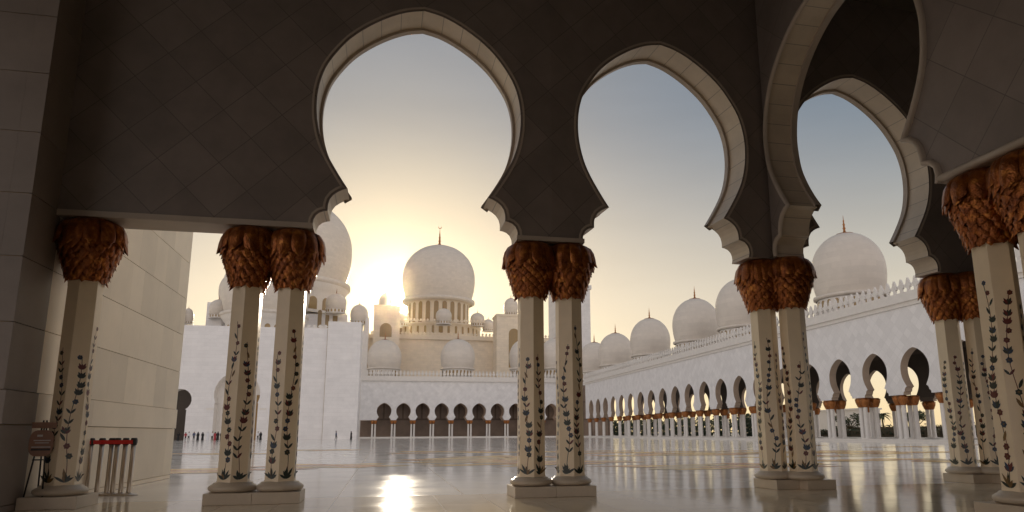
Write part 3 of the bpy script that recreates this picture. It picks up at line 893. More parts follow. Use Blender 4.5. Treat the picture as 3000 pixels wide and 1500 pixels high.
for side, dx in enumerate((.42, 1.75, 14.25)):
    for k, u in enumerate([us[0] - 2.875] + [u + 2.875 for u in us]):
        if (side == 1 and u > 150) or (side > 1 and u > 125): continue
        c = proto if first else copy_tree(proto)
        first = False
        c.location = Vector((RAX + dx, u + (.55 if side == 2 else 0), ZB)); c.rotation_euler = (0, 0, PI / 2)
        reparent(c, ra)
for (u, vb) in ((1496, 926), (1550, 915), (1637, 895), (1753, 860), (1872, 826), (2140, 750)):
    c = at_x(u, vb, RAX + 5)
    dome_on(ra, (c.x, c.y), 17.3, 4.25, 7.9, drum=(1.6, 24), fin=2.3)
# far side arcade facing us
YFAR = 190
fa = thing('courtyard_arcade', 'white arcade closing the far side of the courtyard below the central dome', 'arcade', (20, YFAR, 0))
pitch = at_y(1015, 1040, YFAR).x - at_y(966, 1040, YFAR).x
x0 = at_y(966, 1040, YFAR).x
us = [x0 + pitch * k for k in range(12)]
xL = at_y(905, 1040, YFAR).x
us = [u for u in us if u < RAX - 2.5]
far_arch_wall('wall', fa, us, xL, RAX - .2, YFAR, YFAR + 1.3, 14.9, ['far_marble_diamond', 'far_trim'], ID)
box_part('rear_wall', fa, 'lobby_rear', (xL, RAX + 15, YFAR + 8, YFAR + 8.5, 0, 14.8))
box_part('roof', fa, 'far_trim', (xL, RAX - .2, YFAR + 1.31, YFAR + 14, 14.7, 15.2))
box_part('step', fa, 'far_trim', (xL, RAX - .8, YFAR - .9, YFAR + 9, .001, ZB))
box_part('cornice', fa, 'far_trim', (xL, RAX - .2, YFAR - .5, YFAR + 1.2, 14.902, 15.7))
parapet(fa, xL, RAX - .2, YFAR - .1, 15.7, 2.2, ID)
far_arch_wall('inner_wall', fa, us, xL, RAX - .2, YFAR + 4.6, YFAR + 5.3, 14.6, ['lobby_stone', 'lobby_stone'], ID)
proto2 = far_pair_proto(False)
first = True
for u in [us[0] - pitch / 2] + [u + pitch / 2 for u in us]:
    c = proto2 if first else copy_tree(proto2); first = False
    c.location = (u, YFAR + .45, ZB); reparent(c, fa)
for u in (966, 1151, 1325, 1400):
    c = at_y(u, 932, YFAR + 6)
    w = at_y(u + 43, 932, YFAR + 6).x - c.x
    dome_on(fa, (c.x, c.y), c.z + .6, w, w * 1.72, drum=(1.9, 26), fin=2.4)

# ------------------------------------------------------------------ prayer hall with the great domes
YH = 262
ph = thing('prayer_hall', 'great white prayer hall with tall central dome and gold finial against the sun', 'prayer hall', (15, YH, 0))
def rect(u0, u1, v0, v1, Y):
    a = at_y(u0, v0, Y); b_ = at_y(u1, v1, Y)
    return a.x, b_.x, b_.z, a.z      # x0, x1, z bottom, z top
def px(u, Y): return at_y(u, 900, Y).x
def zz_(v, Y): return at_y(1100, v, Y).z
def wpx(d, Y): return d * 1.1646 / F * Y
x0_, x1_ = px(860, YH - 12), px(1420, YH - 12)
box_part('hall_wall', ph, 'hall_glow_marble', (x0_, x1_, YH - 12, YH + 40, 0, zz_(855, YH - 12)))
box_part('hall_cornice', ph, 'hall_glow_trim', (x0_ - .3, x1_, YH - 12.9, YH - 11, zz_(855, YH - 12) + .002, zz_(846, YH - 12)))
parapet(ph, x0_, x1_, YH - 12.4, zz_(846, YH - 12), wpx(10, YH), ID, 1.3, 'hall_glow_trim')
# low ring of windows below the drum
cxm = px(1106, YH)
b = MB()
rr = wpx(112, YH); z0 = zz_(850, YH); z1 = zz_(812, YH)
b.lathe([(rr, z0), (rr, z1 - .8), (rr * 1.02, z1 - .7), (rr * 1.02, z1), (rr * .8, z1)], 48, (cxm, YH + 14))
o = b.build('lower_drum', 'hall_glow_trim'); reparent(o, ph)
low = o
for k in range(18, 37):
    b = MB()
    b_arch_on_cyl(b, 2 * PI * (k % 36) / 36, rr * 1.003, z0 + 1.6, z1 - 1.3, rr * .055 * (1.7 if k % 6 == 3 else 1))
    o = b.build('drum_window', 'window_amber'); o.location = (cxm, YH + 14, 0); reparent(o, ph)
parapet(ph, cxm - rr, cxm + rr, YH + 13.5 - rr, z1 - .0, wpx(7, YH), ID, 1.2, 'hall_glow_trim')
# main drum and dome
rd = wpx(92, YH + 14)
zn = zz_(757, YH + 14)
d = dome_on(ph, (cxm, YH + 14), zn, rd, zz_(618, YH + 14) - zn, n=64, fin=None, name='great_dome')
b = MB()
b.lathe([(rd * .84, z1 - zn - 1), (rd * .84, -2.0), (rd * .87, -1.6), (rd * .95, -1.3), (rd * .955, -.9)], 64)
for k in range(64):
    a = 2 * PI * k / 64
    b.box(0, 0, 0, 0, 0, 0) if False else None
b.build('drum', 'hall_glow_trim', d)
for k in range(12, 24):
    b = MB()
    b_arch_on_cyl(b, 2 * PI * (k + .5) / 24, rd * .843, z1 - zn + .3, -2.1, rd * .84 * 2 * PI / 24 * .56)
    b.build('drum_window', 'window_amber', d)
finial(d, zz_(618, YH + 14) - zn, wpx(44, YH + 14))
crescent(d, zz_(571, YH + 14) - zn, wpx(4, YH))
# little domes that stand round it
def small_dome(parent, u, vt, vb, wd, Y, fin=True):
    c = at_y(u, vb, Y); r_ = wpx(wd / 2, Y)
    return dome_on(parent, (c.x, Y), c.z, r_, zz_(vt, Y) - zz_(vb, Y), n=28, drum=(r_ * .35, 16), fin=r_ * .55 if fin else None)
small_dome(ph, 1116, 776, 806, 40, YH - 8 - rr * .6)
for u, vt, vb, wd in ((1201, 787, 812, 36), (1228, 803, 826, 30), (1011, 787, 812, 36), (984, 803, 826, 30)):
    small_dome(ph, u, vt, vb, wd, YH + 2)
# corner turrets with arched windows
def turret(u0, u1, vt, Y, win, dm):
    a, c, _, _ = rect(u0, u1, vt, 900, Y)
    zt = zz_(vt, Y)
    box_part('turret', ph, 'hall_glow_marble', (a, c, Y, Y + (c - a), 0, zt))
    box_part('turret_cornice', ph, 'hall_glow_trim', (a - .25, c + .25, Y - .25, Y + (c - a) + .25, zt + .002, zt + .7))
    if win:
        wa, wb, wz0, wz1 = rect(win[0], win[1], win[2], win[3], Y - .05)
        w = wb - wa; b_ = MB()
        pts = [(wa, wz0), (wb, wz0), (wb, wz1 - w / 2)] + [((wa + wb) / 2 + w / 2 * math.cos(PI * k / 8), wz1 - w / 2 + w / 2 * math.sin(PI * k / 8)) for k in range(1, 8)] + [(wa, wz1 - w / 2)]
        b_.poly([(x, Y - .05, z) for x, z in pts])
        o_ = b_.build('turret_window', 'window_amber'); reparent(o_, ph)
    small_dome(ph, dm[0], dm[1], dm[2], dm[3], Y + (c - a) / 2)
turret(941, 1003, 776, YH - 26, (956, 985, 812, 848), (969, 738, 772, 33))
turret(1250, 1312, 790, YH - 26, (1280, 1306, 826, 925), (1285, 749, 785, 36))

# ------------------------------------------------------------------ west portal block with the largest dome behind it
YP = 156
pb = thing('portal_building', 'plain white block with a deep round-headed portal at the left of the courtyard', 'building', (-25, YP, 0))
def P2(u, v, Y=YP): return at_y(u, v, Y)
xa, xb, xc = P2(395, 900).x, P2(822, 900).x, P2(906, 900).x
zt1, zt2 = P2(640, 822).z, P2(870, 811).z
def pierced(name, parent, x0, x1, y0, y1, ztop, holes, mat, soffit):
    """a wall whose round-headed openings start at the ground"""
    b = MB(); out = [(x0, 0)]
    jam = []
    for pts in holes: out += pts; jam.append(pts)
    out += [(x1, 0), (x1, ztop), (x0, ztop)]
    tri = tessellate_polygon([[Vector((x, z, 0)) for x, z in out]])
    for y in (y0, y1): b.add([(x, y, z) for x, z in out], [tuple(t) for t in tri], 0)
    for pts in jam:
        for a, c in zip(pts[:-1], pts[1:]):
            b.add([(a[0], y0, a[1]), (c[0], y0, c[1]), (c[0], y1, c[1]), (a[0], y1, a[1])], [(0, 1, 2, 3)], 1)
    for a, c in (((x0, 0), (x0, ztop)), ((x0, ztop), (x1, ztop)), ((x1, ztop), (x1, 0))):
        b.add([(a[0], y0, a[1]), (c[0], y0, c[1]), (c[0], y1, c[1]), (a[0], y1, a[1])], [(0, 1, 2, 3)], 0)
    o = b.build(name, [mat, soffit]); reparent(o, parent)
    return o
def round_head(u0, u1, vs_, vt, foot):
    """outline of a portal: straight jambs up to vs_, then a slightly wider round head whose crown is at vt; foot = jamb inset in pixels"""
    a, c = P2(u0, vs_).x, P2(u1, vs_).x; zs = P2((u0 + u1) / 2, vs_).z; ztp = P2((u0 + u1) / 2, vt).z
    f = foot * (P2(101, 900).x - P2(100, 900).x)
    r_ = (c - a) / 2; cxx = (a + c) / 2; cz = ztp - r_
    pts = [(a + f, 0), (a + f, zs)]
    st = math.asin(max(-1, min(1, (zs - cz) / r_)))
    n = 16
    for k in range(n + 1):
        t = PI - st + (2 * st - PI) * k / n if False else (PI - st) - (PI - 2 * st) * k / n
        pts.append((cxx + r_ * math.cos(t), cz + r_ * math.sin(t)))
    return pts + [(c - f, zs), (c - f, 0)]
h1 = round_head(420, 480, 1030, 978, 12)
h2 = round_head(536, 653, 1014, 936, 4)
pierced('wall', pb, xa, xb, YP, YP + 3.0, zt1, [h1, h2], 'far_marble', 'far_trim')
box_part('side_slab', pb, 'far_marble', (xb + .02, xc, YP - .9, YP + 10, 0, zt2))
box_part('rear_infill', pb, 'far_marble', (xa, xb, YP + 3.002, YP + 3.4, zt1 * .9, zt1 - .01))
box_part('recess_wall', pb, 'far_trim', (h2[0][0] - 1.5, h2[-1][0] + 1.5, YP + 3.01, YP + 3.3, 0, 19))
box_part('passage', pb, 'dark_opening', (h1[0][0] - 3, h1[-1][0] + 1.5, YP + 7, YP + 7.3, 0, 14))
b = MB()
dx0, dx1 = P2(640, 1000).x, P2(649, 1000).x
b.box(dx0, dx1, YP + 2.7, YP + 3.0, 0, P2(640, 992).z)
o = b.build('door', 'door_gold'); reparent(o, pb)
box_part('impost', pb, 'far_trim', (P2(519, 1028).x, P2(537, 1028).x, YP - .12, YP - .002, P2(519, 1031).z, P2(519, 1026).z), (P2(653, 1028).x, P2(670, 1028).x, YP - .12, YP - .002, P2(519, 1031).z, P2(519, 1026).z))
parapet(pb, P2(770, 822).x, xb, YP + .3, zt1 + .002, .9, ID, 1.0)
box_part('groove', pb, 'slab_gap', (P2(821, 900).x - .05, P2(821, 900).x + .0, YP - .02, YP - .002, 0, zt1))

gh = thing('domed_hall', 'cluster of white domes with arched drum windows rising behind the plain portal block at left', 'domed hall', (-35, 230, 0))
YG = 236
def big_dome(u, vneck, vapex, wd, Y, vbase, nwin, name, wallmat='far_trim', winfrac=.6):
    c = at_y(u, vneck, Y); r_ = wpx(wd / 2, Y)
    h = zz_(vapex, Y) - c.z + (c.z - zz_(vneck, Y))
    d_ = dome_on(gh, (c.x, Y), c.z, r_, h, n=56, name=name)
    b_ = MB(); zb = at_y(u, vbase, Y).z - c.z
    b_.lathe([(r_ * .86, zb), (r_ * .86, -.26 * r_), (r_ * .90, -.22 * r_), (r_ * .97, -.11 * r_), (r_ * .97, -.06 * r_)], 56)
    b_.build('drum', wallmat, d_)
    for k in range(nwin // 2, nwin):
        b_ = MB()
        b_arch_on_cyl(b_, 2 * PI * (k + .5) / nwin, r_ * .865, zb * .92, -.33 * r_, r_ * .86 * 2 * PI / nwin * winfrac)
        b_.build('drum_window', 'window_amber', d_)
    return d_
big_dome(729, 714, 511, 288, YG + 10, 800, 22, 'great_dome')
big_dome(667, 792, 640, 200, YG - 22, 850, 26, 'front_dome')
big_dome(590, 760, 690, 74, YG, 850, 14, 'dome')
for u, vt, vb, wd in ((548, 756, 790, 40), (472, 778, 808, 25), (845, 740, 776, 50), (903, 767, 806, 43)):
    small_dome(gh, u, vt, vb, wd, YG - 10)
b = MB()
a0, a1 = px(528, YG), px(872, YG)
b.box(a0, a1, YG - 6, YG + 30, 0, zz_(806, YG))
b.box(px(528, YG), px(566, YG), YG - 9, YG - 6.002, 0, zz_(790, YG))
o = b.build('hall_body', 'far_marble'); reparent(o, gh)
b = MB(); b.box(px(465, YG), px(482, YG), YG - 14, YG - 6, 0, zz_(812, YG)); o = b.build('kiosk', 'far_trim'); reparent(o, gh)
b = MB()
for u in (886, 893, 901, 909, 917): b.tube([(px(u, YG), YG - 9 + (2 if u in (886, 917) else 0), 0), (px(u, YG), YG - 9 + (2 if u in (886, 917) else 0), zz_(813, YG))], .42, 8)
b.box(px(880, YG), px(926, YG), YG - 13, YG - 6.01, 0, zz_(850, YG))
b.box(px(918, YG), px(927, YG), YG - 12.5, YG - 6.5, zz_(850, YG) + .002, zz_(818, YG))
o = b.build('kiosk', 'far_trim'); reparent(o, gh)
b = MB()
for u, v0, v1, w in ((789, 745, 782, 0), (803, 796, 822, 9), (822, 796, 822, 9), (842, 799, 822, 11)):
    if w:
        q = at_y(u, v1, YG - 6.1); ww = wpx(w, YG)
        zt = zz_(v0, YG)
        b.poly([(q.x - ww / 2, YG - 6.1, q.z - .5), (q.x + ww / 2, YG - 6.1, q.z - .5)] + [(q.x + ww / 2 * math.cos(PI * k / 6), YG - 6.1, zt - ww / 2 + ww / 2 * math.sin(PI * k / 6)) for k in range(7)])
o = b.build('hall_windows', 'window_amber'); reparent(o, gh)

# ------------------------------------------------------------------ minaret behind the second pair of columns
YM = 212
mn = thing('minaret', 'tall white minaret rising behind the second pair of columns, its balcony peeping past the arch', 'minaret', (px(1433, YM), YM, 0))
b = MB()
hw = wpx(45, YM)
b.box(-hw, hw, -hw, hw, 0, zz_(722, YM)); b.box(-hw * 1.08, hw * 1.08, -hw * 1.08, hw * 1.08, zz_(722, YM) + .002, zz_(712, YM))
b.build('base_tower', 'far_marble', mn)
b = MB()
z0 = zz_(712, YM); z1 = zz_(312, YM)
b.lathe([(hw * .8, z0), (hw * .78, z1), (wpx(20, YM), z1 + .1)], 8, smooth=False)
b.lathe([(wpx(12, YM), z1), (wpx(17, YM), zz_(306, YM)), (wpx(31, YM), zz_(298, YM)), (wpx(32, YM), zz_(284, YM)), (wpx(26, YM), zz_(278, YM)), (wpx(21, YM), zz_(268, YM)), (wpx(12, YM), zz_(262, YM)), (wpx(11, YM), zz_(160, YM)), (.1, zz_(120, YM))], 16)
o = b.build('upper_tower', 'far_trim', mn)

# ------------------------------------------------------------------ barrier posts, sign stand
def barrier(x, y, label, belt_to=None):
    t = thing('barrier_post', label, 'barrier post', (x, y, 0), 0, 'belt barrier posts parked by the slab wall')
    b = MB(); b.lathe([(0, .001), (.16, .001), (.165, .012), (.15, .025), (.05, .04), (.042, .05), (0, .05)], 20); b.build('base', 'steel', t)
    b = MB(); b.lathe([(.042, .05), (.042, .955), (0, .955)], 16); b.build('pole', 'steel', t)
    b = MB(); b.lathe([(0, .92), (.05, .92), (.054, .94), (.054, 1.035), (.045, 1.05), (0, 1.05)], 16)
    for k in range(4):
        a = k * PI / 2 + .3; b.box(.045 * math.cos(a) - .012, .045 * math.cos(a) + .012, .045 * math.sin(a) - .012, .045 * math.sin(a) + .012, .955, 1.02)
    b.build('cap', 'black_plastic', t)
    if belt_to:
        b = MB(); dx, dy = belt_to[0] - x, belt_to[1] - y
        L = math.hypot(dx, dy); nx, ny = -dy / L * .002, dx / L * .002; oy = -.06
        b.add([(nx, ny + oy, .935), (dx + nx, dy + ny + oy, .935), (dx + nx, dy + ny + oy, 1.01), (nx, ny + oy, 1.01), (-nx, -ny + oy, .935), (dx - nx, dy - ny + oy, .935), (dx - nx, dy - ny + oy, 1.01), (-nx, -ny + oy, 1.01)],
              [(0, 1, 2, 3), (4, 7, 6, 5), (3, 2, 6, 7), (0, 4, 5, 1)])
        b.box(-.012, .012, oy, -.03, .945, 1.0)
        b.build('belt', 'red_belt', t)
    return t
bp = [at_z(u / 1.1646, 1451 / 1.1646, 0) for u in (259, 282, 311, 328, 352, 376)]
bp = [(p.x, p.y) for p in bp]
bp[0] = (bp[0][0] + .0, bp[0][1] - .15)
lab = ['leftmost steel barrier post, its foot hidden behind the single column plinth', 'second barrier post from the single column, with the red belt passing its black cap',
       'third barrier post from the single column, left of the close middle two', 'fourth barrier post from the single column, close beside the third',
       'fifth barrier post from the single column, with the loose belt end', 'rightmost barrier post, nearest the open courtyard at the end of the red belt']
for i, (x, y) in enumerate(bp):
    barrier(x, y, lab[i], bp[i + 1] if i < 5 else None)
def sign_stand():
    t = thing('sign_stand', 'dark easel with a brown rounded notice board beside the single column', 'sign', (-5.19, 12.37, .184), R(10))
    b = MB()
    b.tube([(-.10, .0, 0), (.02, .06, 1.15)], .012, 8); b.tube([(.14, .0, 0), (.06, .06, 1.15)], .012, 8); b.tube([(.02, .24, 0), (.03, .08, 1.12)], .012, 8)
    b.tube([(-.06, .03, .55), (.12, .03, .55)], .01, 6)
    b.build('easel', 'black_plastic', t)
    b = MB(); pts = []
    for k in range(28):
        a = 2 * PI * k / 28
        c, s = math.cos(a), math.sin(a)
        pts.append((.16 * (abs(c) ** .6) * (1 if c > 0 else -1) + .03, .80 + .2 * (abs(s) ** .7) * (1 if s > 0 else -1)))
    for y in (.0, .025): b.poly([(x, y + .02, z) for x, z in pts])
    n = len(pts); b.add([(x, .02 + y, z) for y in (0, .025) for x, z in pts], [(i, (i + 1) % n, n + (i + 1) % n, n + i) for i in range(n)])
    o = b.build('board', 'sign_board', t)
    b = MB()
    b.box(-.03, .04, .012, .0175, .90, .93, 0); b.box(-.07, .15, .012, .0175, .835, .85, 0); b.box(-.05, .13, .012, .0175, .80, .812, 0); b.box(-.09, .16, .012, .0175, .735, .75, 0)
    b.box(-.09, .16, .012, .0175, .69, .72, 1)
    b.build('board_lines', ['sign_white', 'sign_dark'], o)
    b = MB(); b.box(-.12, .20, .03, .06, 1.03, 1.12); b.build('header', 'sign_board', t)
    return t
sign_stand()

# ------------------------------------------------------------------ people
def person(x, y, label, cloth, head='skin', robe=True, h=1.7, face=0, arm=0.2, stride=.1, group='visitors in the courtyard', sc=None):
    t = thing('person', label, 'person', (x, y, 0), face, group)
    k = h / 1.7
    bm = bmesh.new()
    pts = {'pel': (0, 0, .92), 'chest': (0, 0, 1.25), 'neck': (0, 0, 1.44), 'head': (0, -.01, 1.56), 'top': (0, -.005, 1.66),
           'sl': (-.19, 0, 1.38), 'el': (-.24, .03, 1.10), 'hl': (-.22, -.08 - arm * .5, .86), 'sr': (.19, 0, 1.38), 'er': (.24, .03, 1.10), 'hr': (.22, -.08, .86),
           'kl': (-.10, -stride, .5), 'fl': (-.10, -stride * .6, .06), 'tl': (-.10, -stride * .6 - .15, .03), 'kr': (.10, stride * .3, .5), 'fr': (.10, stride * 1.2, .06), 'tr': (.10, stride * 1.2 - .15, .03)}
    rad = {'pel': .15, 'chest': .16, 'neck': .06, 'head': .10, 'top': .07, 'sl': .075, 'el': .05, 'hl': .035, 'sr': .075, 'er': .05, 'hr': .035, 'kl': .07, 'fl': .05, 'tl': .035, 'kr': .07, 'fr': .05, 'tr': .035}
    names = list(pts); vs_ = [bm.verts.new(Vector(pts[n]) * k) for n in names]
    ix = {n: i for i, n in enumerate(names)}
    for a, c in (('pel', 'chest'), ('chest', 'neck'), ('neck', 'head'), ('head', 'top'), ('chest', 'sl'), ('sl', 'el'), ('el', 'hl'), ('chest', 'sr'), ('sr', 'er'), ('er', 'hr'),
                 ('pel', 'kl'), ('kl', 'fl'), ('fl', 'tl'), ('pel', 'kr'), ('kr', 'fr'), ('fr', 'tr')):
        bm.edges.new((vs_[ix[a]], vs_[ix[c]]))
    me = bpy.data.meshes.new('body'); bm.to_mesh(me); bm.free()
    o = bpy.data.objects.new('body', me); C.objects.link(o)
    o.modifiers.new('skin', 'SKIN'); sub = o.modifiers.new('sub', 'SUBSURF'); sub.levels = sub.render_levels = 1
    for i, n in enumerate(names):
        me.skin_vertices[0].data[i].radius = (rad[n] * k,) * 2
    me.skin_vertices[0].data[0].use_root = True
    dg = bpy.context.evaluated_depsgraph_get()
    me2 = bpy.data.meshes.new_from_object(o.evaluated_get(dg))
    bpy.data.objects.remove(o); bpy.data.meshes.remove(me)
    me2.materials.clear(); me2.materials.append(MATS['skin']); me2.materials.append(MATS[cloth]); me2.materials.append(MATS['black_cloth'])
    for p in me2.polygons:
        z = p.center.z / k
        p.material_index = 0 if z > 1.44 or (z < .93 and abs(p.center.x) > .17 * k) else 1 if z > .9 else 2
        p.use_smooth = True
    body = bpy.data.objects.new('body', me2); C.objects.link(body); body.parent = t
    if robe:
        b = MB(); ax, ay = 1.0, .78
        prof = [(.26, .03), (.255, .2), (.225, .6), (.205, .95), (.215, 1.2), (.205, 1.36), (.10, 1.46), (.07, 1.47)]
        b.lathe([(r * k, z * k) for r, z in prof], 16)
        b.v = [(x_ * (1.0 + (.15 if z_ > 1.1 * k else 0)), y_ * .8, z_) for x_, y_, z_ in b.v]
        b.build('robe', cloth, t)
    b = MB(); hc = Vector((0, .012, 1.575)) * k
    vs2 = []; fs2 = []
    mat_h = head if head != 'skin' else 'hair'
    rows = 6; cols_ = 12
    for i in range(rows + 1):
        ph_ = PI * i / rows * (.92 if head != 'skin' else .55)
        for j in range(cols_):
            a = 2 * PI * j / cols_
            rr_ = .125 if head != 'skin' else .112
            vs2.append((hc.x + rr_ * k * math.sin(ph_) * math.cos(a), hc.y + rr_ * k * math.sin(ph_) * math.sin(a) + (.02 * k), hc.z + .135 * k * math.cos(ph_)))
    for i in range(rows):
        for j in range(cols_):
            fs2.append((i * cols_ + j, i * cols_ + (j + 1) % cols_, (i + 1) * cols_ + (j + 1) % cols_, (i + 1) * cols_ + j))
    b.add(vs2, fs2, 0, True); b.build('headscarf' if head != 'skin' else 'hair', mat_h, t)
    return t
PPL = [(448, 1105, 'black_cloth', 'black_cloth', True, 1.65, 'person in black robe partly behind the slab wall edge beside the dark doorway', 0, 0),
       (474, 1106, 'white_cloth', 'skin', False, 1.72, 'person in white shirt, leftmost of those just right of the dark doorway', 0, 2),
       (487, 1106, 'blue_cloth', 'skin', False, 1.68, 'person in dark blue top between the white shirt and the black robes', .3, 2),
       (497, 1106, 'black_cloth', 'black_cloth', True, 1.66, 'person in black robe and scarf, left one of the pair standing close together', 0, 0),
       (509, 1106, 'black_cloth', 'black_cloth', True, 1.62, 'person in black robe and scarf, right one of the pair standing close together', .5, 0),
       (522, 1106, 'white_cloth', 'white_cloth', True, 1.76, 'person in long white robe and white headcloth, middle of the visitors group', 0, 0),
       (533, 1106, 'white_cloth', 'skin', False, 1.70, 'person in white shirt just right of the white robe', -.4, 0),
       (547, 1106, 'black_cloth', 'black_cloth', True, 1.70, 'person in black robe standing before the left jamb of the big portal', 0, 0),
       (556, 1107, 'black_cloth', 'black_cloth', True, 1.62, 'shorter person in black robe close by the left jamb of the big portal', .2, 0),
       (648, 1106, 'white_cloth', 'skin', False, 1.70, 'person in white shirt beside the black robe at the golden door', .4, 0),
       (540, 1107, 'red_cloth', 'black_cloth', True, 1.62, 'person in dull red robe and black scarf left of the big portal jamb', .2, 0),
       (466, 1106, 'red_cloth', 'hair', False, 1.6, 'person in dull red top at the right jamb of the dark doorway', .2, 0),
       (655, 1106, 'black_cloth', 'black_cloth', True, 1.64, 'person in black robe at the golden door right of the big portal', 0, 0),
       (845, 1104, 'blue_cloth', 'skin', False, 1.75, 'lone person in dark clothes walking before the tall blank slab, left of two', PI / 2, 0),
       (883, 1104, 'black_cloth', 'black_cloth', True, 1.66, 'lone person in black robe, right of two, nearest the far arcade', PI / 2, 0)]
for (u, v, cl, hd, rb, h, lb, fc, _) in PPL:
    Y = 143 + (4 if u < 700 else 0)
    p = at_y(u, v, Y)
    person(p.x, Y, lb, cl, hd, rb, h, fc, stride=.18 if u > 700 else .05)

# ------------------------------------------------------------------ garden seen through the right arcade
def leaf_cloud(name, parent, mats, blobs, n, size, seed):
    rn = random.Random(seed); b = MB()
    for (cx, cy, cz, rx, ry, rz) in blobs:
        for _ in range(n):
            while True:
                q = Vector((rn.uniform(-1, 1), rn.uniform(-1, 1), rn.uniform(-1, 1)))
                if .35 < q.length < 1: break
            c = Vector((cx + q.x * rx, cy + q.y * ry, cz + q.z * rz)); s = size * rn.uniform(.6, 1.4)
            u = Vector((rn.uniform(-1, 1), rn.uniform(-1, 1), rn.uniform(-1, 1))).normalized(); w = u.orthogonal().normalized()
            b.add([c - u * s, c + w * s * .5, c + u * s, c - w * s * .5], [(0, 1, 2, 3)], rn.choice((0, 0, 1)))
    return b.build(name, mats, parent)
def tree(x, y, label, h, blobs, seed, palm=False):
    t = thing('palm_tree' if palm else 'garden_tree', label, 'tree', (x, y, 0), 0, 'garden trees beyond the right arcade')
    b = MB()
    if palm:
        b.tube([(0, 0, 0), (.1, 0, h * .5), (0, .1, h)], [.28, .22, .2], 8); b.build('trunk', 'bark', t)
        rn = random.Random(seed); b = MB()
        for k in range(22):
            a = 2 * PI * k / 22 + rn.uniform(-.1, .1); up = rn.uniform(-.1, 1.1); L = rn.uniform(2.2, 3.0)
            prev = None
            for i in range(7):
                s = i / 6
                c = Vector((math.cos(a) * L * s * math.cos(up * .5), math.sin(a) * L * s * math.cos(up * .5), h + L * (math.sin(up) * s - .9 * s * s)))
                w = .32 * math.sin(PI * min(.98, s + .1)); sd_ = Vector((-math.sin(a), math.cos(a), 0))
                cur = (c - sd_ * w - Vector((0, 0, w * .5)), c, c + sd_ * w - Vector((0, 0, w * .5)))
                if prev: b.add([*prev, *cur], [(0, 1, 4, 3), (1, 2, 5, 4)], rn.choice((0, 1)))
                prev = cur
        b.build('crown', ['leaf_dark', 'leaf_light'], t)
    else:
        b.tube([(0, 0, 0), (.15, 0, h * .35), (-.05, .1, h * .6)], [.3, .2, .12], 8)
        for bl in blobs: b.tube([(0, 0, h * .35), ((bl[0]) * .5, bl[1] * .5, (h * .35 + bl[2]) / 2), (bl[0], bl[1], bl[2])], [.14, .09, .03], 6)
        b.build('trunk', 'bark', t)
        leaf_cloud('crown', t, ['leaf_dark', 'leaf_light'], blobs, 130, .28, seed)
    return t
tp = lambda u, X: at_x(u, 1080, X)
def BL(seed, h, w):
    rn = random.Random(seed)
    return [(rn.uniform(-w, w), rn.uniform(-w, w), h * rn.uniform(.62, .95), w * .6, w * .6, h * .14) for _ in range(7)]
c = tp(2138, 112); tree(c.x, c.y, 'dark umbrella-shaped tree seen through the left open arch of the right arcade', 5.2, BL(1, 5.2, 2.2), 1)
c = tp(2200, 118); tree(c.x, c.y, 'slim dark tree standing left in the middle open arch of the right arcade', 6.4, [(0, 0, 4.6, .7, .7, 1.8), (.2, 0, 3.4, .8, .8, 1.0)], 2)
c = tp(2222, 122); tree(c.x, c.y, 'pale palm tree right of the slim tree in the middle open arch', 5.2, None, 3, True)
c = tp(2306, 112); tree(c.x, c.y, 'wide dark bushy tree seen through the right open arch of the right arcade', 5.6, BL(4, 5.6, 2.4), 4)
c = tp(2290, 120); tree(c.x, c.y, 'small palm tree left of the bushy tree in the right open arch', 5.0, None, 5, True)
c = tp(1905, 112); tree(c.x, c.y, 'dark garden tree glimpsed between the columns left of the corner column', 5.5, BL(6, 5.5, 2.2), 6)
c = tp(1820, 112); tree(c.x, c.y, 'dark garden tree glimpsed through the middle bays of the receding arcade', 5.5, BL(7, 5.5, 2.6), 7)
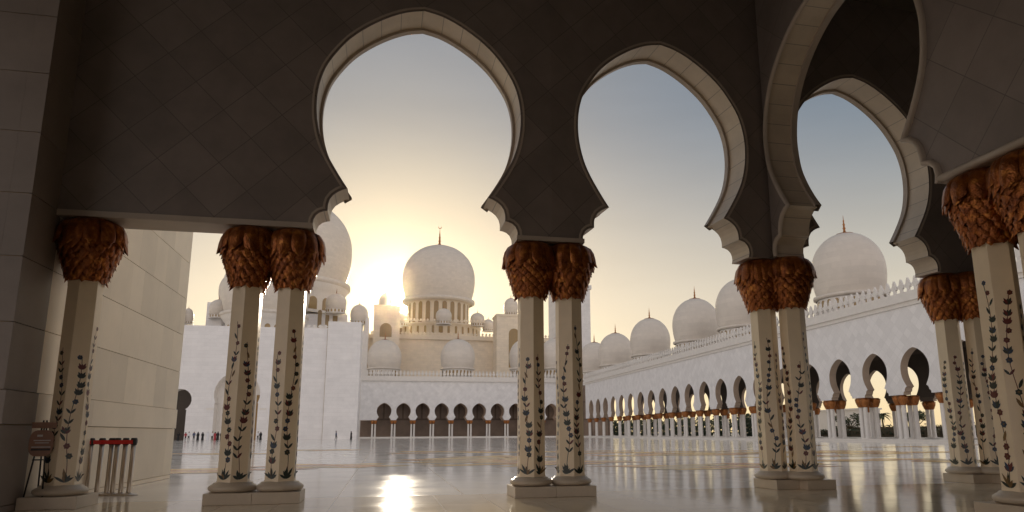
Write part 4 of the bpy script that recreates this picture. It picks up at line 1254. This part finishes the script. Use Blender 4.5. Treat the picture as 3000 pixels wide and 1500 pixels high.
def hedge(y0, y1, label, x, h, seed):
    t = thing('hedge', label, 'hedge', (x, (y0 + y1) / 2, 0), 0, 'clipped hedges beyond the right arcade')
    b = MB(); L = (y1 - y0) / 2
    rn = random.Random(seed); n = int(L * 2 / 1.5)
    b.box(-.7, .7, -L, L, .0, h * .9); b.build('branches', 'bark', t)
    leaf_cloud('foliage', t, ['hedge_leaf', 'leaf_dark'], [(0, -L + (i + .5) * 2 * L / n, h * .55, 1.0, 1.2, h * .6) for i in range(n)], 90, .3, seed)
hedge(60, 165, 'long dark clipped hedge low between the columns of the right arcade', 96, 1.5, 8)
hedge(60, 165, 'taller dark hedge line behind the long clipped one', 116, 2.4, 9)
th = leaf_cloud('garden_thicket', None, ['hedge_leaf', 'leaf_dark'], [(88 + (i % 3) * 3, 150 + i * 4.2, 2.6, 2.6, 2.8, 3.4) for i in range(46)], 170, .6, 77)
th['kind'] = 'stuff'
sheet('lawn', 80, 140, 40, 190, -.02, 'grass')
# pale low building across the garden
gb = thing('garden_building', 'pale low building across the garden seen through the left open arch', 'building', (150, 190, 0))
a = tp(2040, 170); c = tp(2170, 170)
box_part('wall', gb, 'far_trim', (170, 178, min(a.y, c.y), max(a.y, c.y), 0, 9)); box_part('roof', gb, 'far_trim', (169.5, 178.5, min(a.y, c.y) - .5, max(a.y, c.y) + .5, 9.002, 9.6))

# ------------------------------------------------------------------ air volume added for the glow and bloom round the sun
hz = MB(); hz.box(-905, 905, -305, 1305, -1.05, 118)
hm = bpy.data.materials.new('sun_glow_air'); hm.use_nodes = True
hm.node_tree.nodes.clear()
ho = hm.node_tree.nodes.new('ShaderNodeOutputMaterial'); hv = hm.node_tree.nodes.new('ShaderNodeVolumePrincipled')
hv.inputs['Color'].default_value = (1, .78, .48, 1); hv.inputs['Density'].default_value = .000026; hv.inputs['Anisotropy'].default_value = .978
hm.node_tree.links.new(hv.outputs[0], ho.inputs['Volume'])
MATS['sun_glow_air'] = hm
hz = hz.build('haze', 'sun_glow_air'); hz['kind'] = 'stuff'
